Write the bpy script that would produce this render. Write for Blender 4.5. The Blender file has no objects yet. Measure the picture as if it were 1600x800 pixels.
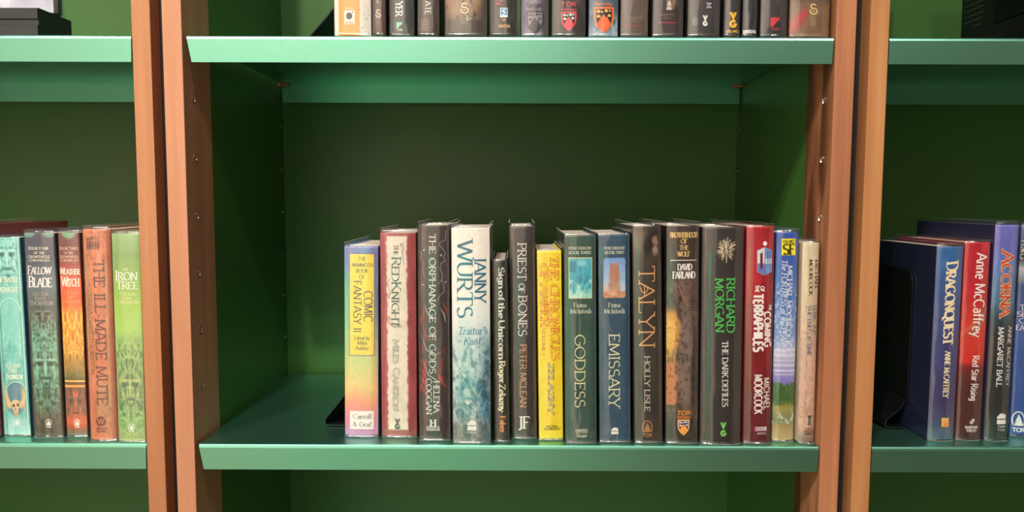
import bpy, bmesh, math, random
import numpy as np
from mathutils import Matrix, Vector

SC = bpy.context.scene
COL = SC.collection

# ------------------------------------------------------------------ camera
FPX = 1130.0
PITCH, YAW, ROLL = math.radians(4.42), math.radians(.14), math.radians(.20)
ZC = 1.45                     # camera height above the floor
DIST = .84                    # camera to the front plane of the bookcases (y = 0)
CAM = np.array([0., -DIST, ZC])


def cam_axes():
    cp, sp = math.cos(PITCH), math.sin(PITCH)
    right, up, fw = np.array([1., 0, 0]), np.array([0, 0, 1.]), np.array([0, 1., 0])
    fw, up = cp * fw - sp * up, cp * up + sp * fw
    c, s = math.cos(YAW), math.sin(YAW)
    Z = np.array([[c, -s, 0], [s, c, 0], [0, 0, 1]])
    fw, up, right = Z @ fw, Z @ up, Z @ right
    c, s = math.cos(ROLL), math.sin(ROLL)
    return c * right + s * up, c * up - s * right, fw


RIGHT, UP, FWD = cam_axes()
cd = bpy.data.cameras.new('camera')
cam = bpy.data.objects.new('camera', cd)
COL.objects.link(cam)
cd.sensor_fit = 'HORIZONTAL'
cd.sensor_width = 36
cd.lens = FPX * 36 / 1600
cd.clip_start = .01
M = Matrix.Identity(4)
for i in range(3):
    M[i][0], M[i][1], M[i][2], M[i][3] = RIGHT[i], UP[i], -FWD[i], CAM[i]
cam.matrix_world = M
SC.camera = cam


def hit(px, py, axis, val):
    """the point where the sight line through a photo pixel meets x, y or z = val"""
    q = (px - 800) / FPX * RIGHT - (py - 400) / FPX * UP + FWD
    k = (val - CAM[axis]) / q[axis]
    return CAM + q * k


# ------------------------------------------------------------------ world, lights, exposure
w = bpy.data.worlds.new('world')
SC.world = w
w.use_nodes = True
w.node_tree.nodes['Background'].inputs[0].default_value = (1, .95, .9, 1)
w.node_tree.nodes['Background'].inputs[1].default_value = .12
SC.view_settings.view_transform = 'Standard'
SC.view_settings.look = 'None'
SC.view_settings.exposure = 0.0
SC.view_settings.gamma = 1.0
SC.view_settings.use_curve_mapping = False


def aim(o, target):
    d = Vector(target) - o.location
    o.rotation_euler = d.to_track_quat('-Z', 'Y').to_euler()


def spot(x, watts, tx, cone=75):
    l = bpy.data.lights.new('track_lamp', 'SPOT')
    l.energy = watts
    l.spot_size = math.radians(cone)
    l.spot_blend = .8
    l.shadow_soft_size = .035
    l.color = (1, .93, .84)
    o = bpy.data.objects.new('track_lamp', l)
    COL.objects.link(o)
    o.location = (x, -1.40, ZC + .157 + 1.13 * 1.40)
    aim(o, (tx, .1, ZC - .1))


# a row of small ceiling track lamps in front of the bookcases
spot(-1.05, 116, -.95, 44)
spot(-.50, 142, -.30, 50)
spot(.10, 42, .12, 60)
spot(1.02, 84, .92, 44)


def area(name, loc, target, sx, sy, watts, col):
    l = bpy.data.lights.new(name, 'AREA')
    l.shape = 'RECTANGLE'
    l.size, l.size_y = sx, sy
    l.energy = watts
    l.color = col
    o = bpy.data.objects.new(name, l)
    COL.objects.link(o)
    o.location = loc
    aim(o, target)


# added spots that brighten the added partitions for the sleeve reflections
def partition_fill(x, watts, tx):
    l = bpy.data.lights.new('partition_fill_light', 'SPOT')
    l.energy, l.spot_size, l.spot_blend, l.shadow_soft_size, l.color = watts, math.radians(36), .6, .04, (1, .93, .84)
    o = bpy.data.objects.new('partition_fill_light', l)
    COL.objects.link(o)
    o.location = (x, -1.30, 3.19)
    aim(o, (tx, -2.5, .75))


partition_fill(-.6, 800, -.6)
partition_fill(-1.5, 640, -1.6)

# added fill lights: one brightens the far wall, one the floor
area('far_wall_fill_light', (-1.15, -1.75, 3.3), (-1.15, -3.3, .6), 2.0, .2, 125, (1, .95, .88))
area('floor_fill_light', (-.2, -1.9, 3.3), (-.2, -1.9, 0), 2.2, .6, 9, (1, .95, .88))


# ------------------------------------------------------------------ materials
def lin(c):
    return tuple((x / 255 / 12.92) if x / 255 <= .04045 else ((x / 255 + .055) / 1.055) ** 2.4 for x in c)


MATS = {}


def nmat(name):
    m = bpy.data.materials.new(name)
    m.use_nodes = True
    nt = m.node_tree
    return m, nt, nt.nodes['Principled BSDF']


def node(nt, kind, **kw):
    n = nt.nodes.new(kind)
    for k, v in kw.items():
        setattr(n, k, v)
    return n


def painted(name, rgb, rough=.45, var=.08, scale=6, bump=.0, bscale=300, spec=.5):
    """one paint colour with slight procedural mottling"""
    if name in MATS:
        return MATS[name]
    m, nt, b = nmat(name)
    tc = node(nt, 'ShaderNodeTexCoord')
    n = node(nt, 'ShaderNodeTexNoise')
    n.inputs['Scale'].default_value = scale
    nt.links.new(tc.outputs['Object'], n.inputs['Vector'])
    r = node(nt, 'ShaderNodeValToRGB')
    lo = tuple(c * (1 - var) for c in rgb) + (1,)
    hi = tuple(min(1, c * (1 + var)) for c in rgb) + (1,)
    r.color_ramp.elements[0].color = lo
    r.color_ramp.elements[1].color = hi
    r.color_ramp.elements[0].position = .3
    r.color_ramp.elements[1].position = .7
    nt.links.new(n.outputs['Fac'], r.inputs['Fac'])
    nt.links.new(r.outputs['Color'], b.inputs['Base Color'])
    b.inputs['Roughness'].default_value = rough
    b.inputs['Specular IOR Level'].default_value = spec
    if bump:
        n2 = node(nt, 'ShaderNodeTexNoise')
        n2.inputs['Scale'].default_value = bscale
        nt.links.new(tc.outputs['Object'], n2.inputs['Vector'])
        bp = node(nt, 'ShaderNodeBump')
        bp.inputs['Strength'].default_value = bump
        bp.inputs['Distance'].default_value = .001
        nt.links.new(n2.outputs['Fac'], bp.inputs['Height'])
        nt.links.new(bp.outputs['Normal'], b.inputs['Normal'])
    MATS[name] = m
    return m


def wood(name, lo, mid, hi, seed, streak=.0, dark=(.10, .035, .015)):
    m, nt, b = nmat(name)
    tc = node(nt, 'ShaderNodeTexCoord')
    mp = node(nt, 'ShaderNodeMapping')
    mp.inputs['Location'].default_value = (seed, seed * 2.3, seed * .7)
    mp.inputs['Scale'].default_value = (38, 38, 2.0)
    nt.links.new(tc.outputs['Object'], mp.inputs['Vector'])
    n = node(nt, 'ShaderNodeTexNoise')
    n.inputs['Scale'].default_value = 1.0
    n.inputs['Detail'].default_value = 6
    n.inputs['Distortion'].default_value = .6
    nt.links.new(mp.outputs['Vector'], n.inputs['Vector'])
    r = node(nt, 'ShaderNodeValToRGB')
    r.color_ramp.elements[0].position = .28
    r.color_ramp.elements[0].color = lo + (1,)
    r.color_ramp.elements[1].position = .72
    r.color_ramp.elements[1].color = hi + (1,)
    e = r.color_ramp.elements.new(.5)
    e.color = mid + (1,)
    nt.links.new(n.outputs['Fac'], r.inputs['Fac'])
    # fine pores
    mp2 = node(nt, 'ShaderNodeMapping')
    mp2.inputs['Scale'].default_value = (420, 420, 9)
    nt.links.new(tc.outputs['Object'], mp2.inputs['Vector'])
    n2 = node(nt, 'ShaderNodeTexNoise')
    n2.inputs['Scale'].default_value = 1
    n2.inputs['Detail'].default_value = 2
    nt.links.new(mp2.outputs['Vector'], n2.inputs['Vector'])
    r2 = node(nt, 'ShaderNodeValToRGB')
    r2.color_ramp.elements[0].position = .3
    r2.color_ramp.elements[0].color = (.93, .91, .9, 1)
    r2.color_ramp.elements[1].position = .55
    r2.color_ramp.elements[1].color = (1, 1, 1, 1)
    nt.links.new(n2.outputs['Fac'], r2.inputs['Fac'])
    mx = node(nt, 'ShaderNodeMix', data_type='RGBA', blend_type='MULTIPLY')
    mx.inputs['Factor'].default_value = 1
    nt.links.new(r.outputs['Color'], mx.inputs['A'])
    nt.links.new(r2.outputs['Color'], mx.inputs['B'])
    out = mx.outputs['Result']
    if streak:
        mp3 = node(nt, 'ShaderNodeMapping')
        mp3.inputs['Location'].default_value = (seed * 3, seed, seed * 1.9)
        mp3.inputs['Scale'].default_value = (70, 30, 3.2)
        nt.links.new(tc.outputs['Object'], mp3.inputs['Vector'])
        n3 = node(nt, 'ShaderNodeTexNoise')
        n3.inputs['Scale'].default_value = 1
        n3.inputs['Detail'].default_value = 3
        n3.inputs['Distortion'].default_value = .3
        nt.links.new(mp3.outputs['Vector'], n3.inputs['Vector'])
        r3 = node(nt, 'ShaderNodeValToRGB')
        r3.color_ramp.elements[0].position = .40
        r3.color_ramp.elements[0].color = (0, 0, 0, 1)
        r3.color_ramp.elements[1].position = .56
        r3.color_ramp.elements[1].color = (streak, streak, streak, 1)
        nt.links.new(n3.outputs['Fac'], r3.inputs['Fac'])
        mx2 = node(nt, 'ShaderNodeMix', data_type='RGBA')
        # the dark heartwood lies deeper in the post than its front face
        sx = node(nt, 'ShaderNodeSeparateXYZ')
        nt.links.new(tc.outputs['Object'], sx.inputs[0])
        dp = node(nt, 'ShaderNodeMapRange')
        dp.inputs['From Min'].default_value, dp.inputs['From Max'].default_value = .001, .022
        dp.inputs['To Min'].default_value, dp.inputs['To Max'].default_value = .22, 1.0
        nt.links.new(sx.outputs['Y'], dp.inputs['Value'])
        ml = node(nt, 'ShaderNodeMath', operation='MULTIPLY')
        nt.links.new(r3.outputs['Color'], ml.inputs[0])
        nt.links.new(dp.outputs['Result'], ml.inputs[1])
        nt.links.new(ml.outputs[0], mx2.inputs['Factor'])
        nt.links.new(out, mx2.inputs['A'])
        mx2.inputs['B'].default_value = dark + (1,)
        out = mx2.outputs['Result']
    nt.links.new(out, b.inputs['Base Color'])
    b.inputs['Roughness'].default_value = .48
    b.inputs['Specular IOR Level'].default_value = .3
    bp = node(nt, 'ShaderNodeBump')
    bp.inputs['Strength'].default_value = .08
    bp.inputs['Distance'].default_value = .001
    nt.links.new(n2.outputs['Fac'], bp.inputs['Height'])
    nt.links.new(bp.outputs['Normal'], b.inputs['Normal'])
    return m


WOOD_A = wood('cherry_wood_pale', (.44, .195, .105), (.50, .232, .130), (.56, .272, .160), 1.3)
WOOD_B = wood('cherry_wood_warm', (.36, .15, .068), (.41, .178, .082), (.47, .215, .105), 4.1)
WOOD_C = wood('cherry_wood_streaked', (.34, .13, .062), (.44, .18, .088), (.52, .225, .115), 7.7, .95)
WOOD_D = wood('cherry_wood_amber', (.36, .155, .058), (.44, .20, .078), (.51, .25, .105), 2.9, .55, (.28, .08, .025))
MINT = painted('shelf_green_paint', (.22, .57, .42), .37, .03, 3, .015, 900)
MINT.node_tree.nodes['Principled BSDF'].inputs['Metallic'].default_value = 1.0   # metallic powder coat
GREEN = painted('panel_green_laminate', (.044, .132, .024), .40, .05, 2)
BLACK = painted('matt_black', (.012, .011, .010), .7)
CHROME = painted('pin_metal', (.55, .5, .4), .25, .05)
MATS['pin_metal'].node_tree.nodes['Principled BSDF'].inputs['Metallic'].default_value = 1
BEND = painted('black_enamel', (.006, .006, .007), .28, .1)
PAGES = None


def attr_mat(name, rough=.42, weave=0, foil=0):
    """printed paper whose ink colours sit in the mesh's colour attribute"""
    m, nt, b = nmat(name)
    a = node(nt, 'ShaderNodeVertexColor', layer_name='ink')
    tc = node(nt, 'ShaderNodeTexCoord')
    n = node(nt, 'ShaderNodeTexNoise')
    n.inputs['Scale'].default_value = 220
    n.inputs['Detail'].default_value = 3
    nt.links.new(tc.outputs['Object'], n.inputs['Vector'])
    r = node(nt, 'ShaderNodeMapRange')
    r.inputs['To Min'].default_value = .86
    r.inputs['To Max'].default_value = 1.14
    nt.links.new(n.outputs['Fac'], r.inputs['Value'])
    mx = node(nt, 'ShaderNodeMix', data_type='RGBA', blend_type='MULTIPLY')
    mx.inputs['Factor'].default_value = 1
    nt.links.new(a.outputs['Color'], mx.inputs['A'])
    nt.links.new(r.outputs['Result'], mx.inputs['B'])
    out = mx.outputs['Result']
    if weave:
        v = node(nt, 'ShaderNodeTexVoronoi')
        v.inputs['Scale'].default_value = 620
        v.inputs['Randomness'].default_value = .25
        nt.links.new(tc.outputs['Object'], v.inputs['Vector'])
        r2 = node(nt, 'ShaderNodeMapRange')
        r2.inputs['From Max'].default_value = .6
        r2.inputs['To Min'].default_value = 1.35
        r2.inputs['To Max'].default_value = .55
        nt.links.new(v.outputs['Distance'], r2.inputs['Value'])
        m2 = node(nt, 'ShaderNodeMix', data_type='RGBA', blend_type='MULTIPLY')
        m2.inputs['Factor'].default_value = 1
        nt.links.new(out, m2.inputs['A'])
        nt.links.new(r2.outputs['Result'], m2.inputs['B'])
        out = m2.outputs['Result']
    nt.links.new(out, b.inputs['Base Color'])
    b.inputs['Roughness'].default_value = rough
    b.inputs['Specular IOR Level'].default_value = .35
    return m


INK = attr_mat('printed_jacket_paper')
INKW = attr_mat('printed_jacket_linen', weave=1)


def pages_mat():
    m, nt, b = nmat('page_block_paper')
    tc = node(nt, 'ShaderNodeTexCoord')
    mp = node(nt, 'ShaderNodeMapping')
    mp.inputs['Scale'].default_value = (900, 12, 12)
    nt.links.new(tc.outputs['Object'], mp.inputs['Vector'])
    n = node(nt, 'ShaderNodeTexNoise')
    n.inputs['Scale'].default_value = 1
    nt.links.new(mp.outputs['Vector'], n.inputs['Vector'])
    r = node(nt, 'ShaderNodeValToRGB')
    r.color_ramp.elements[0].color = (.42, .34, .26, 1)
    r.color_ramp.elements[1].color = (.62, .54, .45, 1)
    nt.links.new(n.outputs['Fac'], r.inputs['Fac'])
    nt.links.new(r.outputs['Color'], b.inputs['Base Color'])
    b.inputs['Roughness'].default_value = .8
    return m


PAGES = pages_mat()


def film_mat(name, base, rough, bump, seed):
    """clear wrinkled book-jacket film"""
    m = bpy.data.materials.new(name)
    m.use_nodes = True
    nt = m.node_tree
    nt.nodes.clear()
    out = node(nt, 'ShaderNodeOutputMaterial')
    tr = node(nt, 'ShaderNodeBsdfTransparent')
    tr.inputs[0].default_value = (.97, .975, .97, 1)
    gl = node(nt, 'ShaderNodeBsdfGlossy')
    gl.inputs['Roughness'].default_value = rough
    gl.inputs['Color'].default_value = (1, 1, 1, 1)
    lw = node(nt, 'ShaderNodeLayerWeight')
    lw.inputs['Blend'].default_value = .25
    mr = node(nt, 'ShaderNodeMapRange')
    mr.inputs['To Min'].default_value = base
    mr.inputs['To Max'].default_value = .65
    nt.links.new(lw.outputs['Facing'], mr.inputs['Value'])
    pw = node(nt, 'ShaderNodeMath', operation='POWER')
    nt.links.new(lw.outputs['Facing'], pw.inputs[0])
    pw.inputs[1].default_value = 2.5
    nt.links.new(pw.outputs[0], mr.inputs['Value'])
    tc = node(nt, 'ShaderNodeTexCoord')
    mp = node(nt, 'ShaderNodeMapping')
    mp.inputs['Location'].default_value = (seed, seed, seed)
    mp.inputs['Scale'].default_value = (70, 20, 9)
    nt.links.new(tc.outputs['Object'], mp.inputs['Vector'])
    n = node(nt, 'ShaderNodeTexNoise')
    n.inputs['Scale'].default_value = 1
    n.inputs['Detail'].default_value = 2
    n.inputs['Distortion'].default_value = .5
    nt.links.new(mp.outputs['Vector'], n.inputs['Vector'])
    bp = node(nt, 'ShaderNodeBump')
    bp.inputs['Strength'].default_value = bump
    bp.inputs['Distance'].default_value = .002
    nt.links.new(n.outputs['Fac'], bp.inputs['Height'])
    nt.links.new(bp.outputs['Normal'], gl.inputs['Normal'])
    g2 = node(nt, 'ShaderNodeBsdfGlossy')          # fine scuffing
    g2.inputs['Roughness'].default_value = .45
    g2.inputs['Color'].default_value = (1, 1, 1, 1)
    gm = node(nt, 'ShaderNodeMixShader')
    gm.inputs[0].default_value = .18
    nt.links.new(gl.outputs[0], gm.inputs[1])
    nt.links.new(g2.outputs[0], gm.inputs[2])
    mx = node(nt, 'ShaderNodeMixShader')
    nt.links.new(mr.outputs['Result'], mx.inputs['Fac'])
    nt.links.new(tr.outputs[0], mx.inputs[1])
    nt.links.new(gm.outputs[0], mx.inputs[2])
    nt.links.new(mx.outputs[0], out.inputs['Surface'])
    return m


FILMS = [film_mat('clear_jacket_film', .115, .045, .25, s) for s in (0., 3.7, 9.1)]


def film_edge():
    m = bpy.data.materials.new('film_cut_edge')
    m.use_nodes = True
    nt = m.node_tree
    nt.nodes.clear()
    out = node(nt, 'ShaderNodeOutputMaterial')
    tr = node(nt, 'ShaderNodeBsdfTransparent')
    df = node(nt, 'ShaderNodeBsdfDiffuse')
    df.inputs[0].default_value = (.85, .88, .86, 1)
    tl = node(nt, 'ShaderNodeBsdfTranslucent')
    tl.inputs[0].default_value = (.8, .85, .83, 1)
    tc = node(nt, 'ShaderNodeTexCoord')
    n = node(nt, 'ShaderNodeTexNoise')
    n.inputs['Scale'].default_value = 160
    nt.links.new(tc.outputs['Object'], n.inputs['Vector'])
    mr = node(nt, 'ShaderNodeMapRange')
    mr.inputs['From Min'].default_value = .3
    mr.inputs['From Max'].default_value = .7
    mr.inputs['To Min'].default_value = .4
    mr.inputs['To Max'].default_value = .95
    nt.links.new(n.outputs['Fac'], mr.inputs['Value'])
    a = node(nt, 'ShaderNodeMixShader')
    a.inputs[0].default_value = .3
    nt.links.new(df.outputs[0], a.inputs[1])
    nt.links.new(tl.outputs[0], a.inputs[2])
    mx = node(nt, 'ShaderNodeMixShader')
    nt.links.new(mr.outputs['Result'], mx.inputs[0])
    nt.links.new(tr.outputs[0], mx.inputs[1])
    nt.links.new(a.outputs[0], mx.inputs[2])
    nt.links.new(mx.outputs[0], out.inputs['Surface'])
    return m


FILM_EDGE = film_edge()


def ink(rgb, metal=0.):
    key = 'ink_%d_%d_%d_%d' % (rgb[0], rgb[1], rgb[2], int(metal * 10))
    m = painted(key, lin(rgb), .4, .06, 120, spec=.35)
    if metal:
        m.node_tree.nodes['Principled BSDF'].inputs['Metallic'].default_value = metal
    return m


# ------------------------------------------------------------------ object helpers
def tag(o, label, cat, group=None, kind=None):
    if label:
        o['label'] = label
    if cat:
        o['category'] = cat
    if group:
        o['group'] = group
    if kind:
        o['kind'] = kind
    return o


def empty(name, loc):
    o = bpy.data.objects.new(name, None)
    o.empty_display_size = .02
    COL.objects.link(o)
    o.location = loc
    return o


def mesh_obj(name, verts, faces, mats, parent=None, smooth=False, fm=None, loc=None):
    me = bpy.data.meshes.new(name)
    me.from_pydata([tuple(map(float, v)) for v in verts], [], [list(map(int, f)) for f in faces])
    for m in (mats if isinstance(mats, (list, tuple)) else [mats]):
        me.materials.append(m)
    if fm is not None:
        me.polygons.foreach_set('material_index', fm)
    if smooth:
        me.polygons.foreach_set('use_smooth', [True] * len(me.polygons))
    me.update()
    o = bpy.data.objects.new(name, me)
    COL.objects.link(o)
    if parent is not None:
        o.parent = parent
    if loc is not None:
        o.location = loc
    return o


def bm_obj(name, bm, mats, parent=None, smooth=False):
    bmesh.ops.recalc_face_normals(bm, faces=bm.faces)
    me = bpy.data.meshes.new(name)
    bm.to_mesh(me)
    bm.free()
    for m in (mats if isinstance(mats, (list, tuple)) else [mats]):
        me.materials.append(m)
    if smooth:
        me.polygons.foreach_set('use_smooth', [True] * len(me.polygons))
    o = bpy.data.objects.new(name, me)
    COL.objects.link(o)
    if parent is not None:
        o.parent = parent
    return o


def box_bm(x0, x1, y0, y1, z0, z1, bev=0.):
    bm = bmesh.new()
    vs = [bm.verts.new((x, y, z)) for z in (z0, z1) for y in (y0, y1) for x in (x0, x1)]
    for f in ((0, 1, 3, 2), (4, 6, 7, 5), (0, 4, 5, 1), (2, 3, 7, 6), (0, 2, 6, 4), (1, 5, 7, 3)):
        bm.faces.new([vs[i] for i in f])
    if bev:
        bmesh.ops.bevel(bm, geom=list(bm.edges), offset=bev, segments=2, profile=.6, affect='EDGES')
    return bm


def box(name, x0, x1, y0, y1, z0, z1, mat, parent=None, bev=0.):
    return bm_obj(name, box_bm(x0, x1, y0, y1, z0, z1, bev), mat, parent)


def extrude_profile(name, outer, th, xl, xr, mat, parent=None, taper=(0, 0), tz=None, bev=0):
    """a bent sheet: a polyline in (y, z) given thickness th and run from xl to xr"""
    P = np.array(outer, float)
    d = np.gradient(P, axis=0)
    for i in range(len(P)):
        a = P[i] - P[i - 1] if i else P[1] - P[0]
        b = P[i + 1] - P[i] if i < len(P) - 1 else P[-1] - P[-2]
        a, b = a / np.linalg.norm(a), b / np.linalg.norm(b)
        t = a + b
        t = t / np.linalg.norm(t)
        k = max(.35, np.dot(a, t))
        d[i] = np.array([-t[1], t[0]]) / k
    Q = P + d * th
    loop = list(P) + list(Q[::-1])
    n = len(loop)
    V = []
    zt = P[:, 1].max()
    for side, x in ((0, xl), (1, xr)):
        for y, z in loop:
            ins = taper[side] * max(0, min(1, (zt - z) / .03)) if y < .05 else 0
            V.append((x + (ins if side == 0 else -ins), y, z))
    F = [(i, (i + 1) % n, n + (i + 1) % n, n + i) for i in range(n)]
    m = len(P)
    for o in (0, n):
        for i in range(m - 1):
            F.append((o + i, o + i + 1, o + n - 2 - i, o + n - 1 - i))
    bm = bmesh.new()
    vs = [bm.verts.new(v) for v in V]
    for f in F:
        bm.faces.new([vs[i] for i in f])
    return bm_obj(name, bm, mat, parent)


# ------------------------------------------------------------------ the room
def structure(name, x0, x1, y0, y1, z0, z1, mat):
    o = box(name, x0, x1, y0, y1, z0, z1, mat)
    o['kind'] = 'structure'
    return o


FLOOR = painted('pale_timber_floor', (.34, .25, .19), .45, .12, 3)
PLASTER = painted('warm_white_plaster', (.66, .57, .49), .8, .03, 1)
CEIL = painted('white_ceiling', (.35, .34, .32), .9, .02, 1)
structure('floor', -3.2, 3.2, -3.4, .9, -.05, 0, FLOOR)
structure('ceiling', -3.2, 3.2, -3.4, .9, 3.4, 3.45, CEIL)
structure('wall_back', -3.2, 3.2, .52, .60, 0, 3.4, PLASTER)
structure('wall_front', -3.2, 3.2, -3.40, -3.30, 0, 3.4, PLASTER)
structure('wall_left', -3.2, -3.1, -3.3, .52, 0, 3.4, PLASTER)
structure('wall_right', 3.1, 3.2, -3.3, .52, 0, 3.4, PLASTER)

structure('added_reflection_panel_1', -.95, -.22, -2.50, -2.38, 0, 1.20, painted('mint_reflection_paint', (.22, .55, .36), .6, .03, 2))  # unseen partition, added to give green streaks in the sleeve reflections
structure('added_reflection_panel_3', -2.2, -1.25, -2.62, -2.50, 0, 1.9, painted('beige_reflection_paint', (.66, .50, .42), .6, .03, 2))  # unseen partition, added as a beige surface for the sleeves to reflect
structure('added_reflection_panel_2', .30, 3.1, -3.30, -3.22, 0, 2.6, painted('dark_reflection_paint', (.07, .045, .03), .5, .1, 3))  # unseen dark panel, added to darken the right side of the reflections

# ------------------------------------------------------------------ bookcases
DEPTH = .36
ZTOP, ZLOW = ZC + .1865, ZC - .291        # upper and lower shelf tops in view
STEP = ZTOP - ZLOW
CASE_H = 2.45
PIN_Z = [ZC + .1175 - .0689 * i for i in range(6)]
LIP = [(.345, -.0305), (.345, -.0005), (.344, 0), (.0045, 0), (.0022, -.0006), (.0007, -.0020), (0, -.0043), (0, -.0305)]


def pin(parent, x, y, z, side, r=.0040):
    """a metal socket set in the wood; side +1 faces +x"""
    V, F, n = [], [], 14
    prof = [(r, 0), (r, .0012), (r * .72, .0016), (r * .55, .0004), (0, .0002)]
    for (rr, h) in prof:
        for k in range(n):
            a = 2 * math.pi * k / n
            V.append((x + side * h, y + rr * .75 * math.cos(a), z + rr * 1.25 * math.sin(a)))
    for j in range(len(prof) - 1):
        for k in range(n):
            F.append((j * n + k, j * n + (k + 1) % n, (j + 1) * n + (k + 1) % n, (j + 1) * n + k))
    return mesh_obj('shelf_pin_socket', V, F, CHROME, parent)


def bookcase(xl, pl, xr, pr, label, woods, shelf_ends, gap_strip=None, pins=True, pegs=False):
    """inner faces at xl and xr, posts pl and pr wide"""
    xm = (xl + xr) / 2
    t = empty('bookcase', (xm, .18, 0))
    tag(t, label, 'bookcase', 'bookcases along the wall')
    made = []
    made.append(box('post', xl - pl, xl, 0, .0756, 0, CASE_H, woods[0], None, .0008))
    made.append(box('post', xr, xr + pr, 0, .0756, 0, CASE_H, woods[1], None, .0008))
    made.append(box('side_panel', xl - .006, xl - .0002, .0756, DEPTH, .06, CASE_H, GREEN))
    made.append(box('side_panel', xr + .0002, xr + .006, .0756, DEPTH, .06, CASE_H, GREEN))
    made.append(box('back_panel', xl - .006, xr + .006, DEPTH, DEPTH + .012, .06, CASE_H, GREEN))
    made.append(box('plinth', xl, xr, .03, .05, 0, .06, BLACK))
    made.append(box('top_board', xl, xr, 0, DEPTH, CASE_H - .03, CASE_H, MINT, None, .001))
    for k in range(-2, 2):
        zt = ZTOP + k * STEP
        a, b, ta, tb = shelf_ends
        s = extrude_profile('shelf', [(y, z + zt) for y, z in LIP], .0016, a, b, MINT, None, (ta, tb))
        made.append(s)
    if gap_strip:
        made.append(box('dark_gap_strip', gap_strip[0], gap_strip[1], .022, .03, 0, CASE_H, BLACK))  # black strip in the gap; the left one stands in for deep shade
    if pins:
        for z in PIN_Z:
            pin(made[0], xl, .0252, z, 1)
            pin(made[1], xr, .0245, z, -1)
            pin(made[2], xl, .344, z, 1, .0016)
            pin(made[3], xr, .344, z, -1, .0016)
    if pegs:
        for s_, x in ((1, xl), (-1, xr)):
            x0, x1 = (x + .001, x + .016) if s_ > 0 else (x - .016, x - .001)
            made.append(box('wooden_peg', x0, x1, .334, .342, ZTOP - .0052, ZTOP - .0018, WOOD_D))
    for o in made:
        o.parent = t
        o.matrix_parent_inverse = Matrix.Translation(-Vector(t.location))
    return t


XL, XR = -.3793, .3654
WB = XR - XL
bookcase(XL, .0222, XR, .0226, 'middle bookcase, whole width in view, shelf of fifteen books', (WOOD_A, WOOD_C),
         (-.3745, .3634, .0055, .0015), (-.4150, -.4015), True, True)
bookcase(-.4362 - WB, .0222, -.4362, .0212, 'left-hand bookcase cut by the photo edge, green and terracotta books', (WOOD_A, WOOD_B),
         (-.4362 - WB + .005, -.4372, .004, .0008))
bookcase(.4255, .0215, .4255 + WB, .0222, 'right-hand bookcase cut by the photo edge, navy and red books', (WOOD_D, WOOD_C),
         (.4266, .4255 + WB - .003, -.0004, .002), (.3880, .4040))

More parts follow.
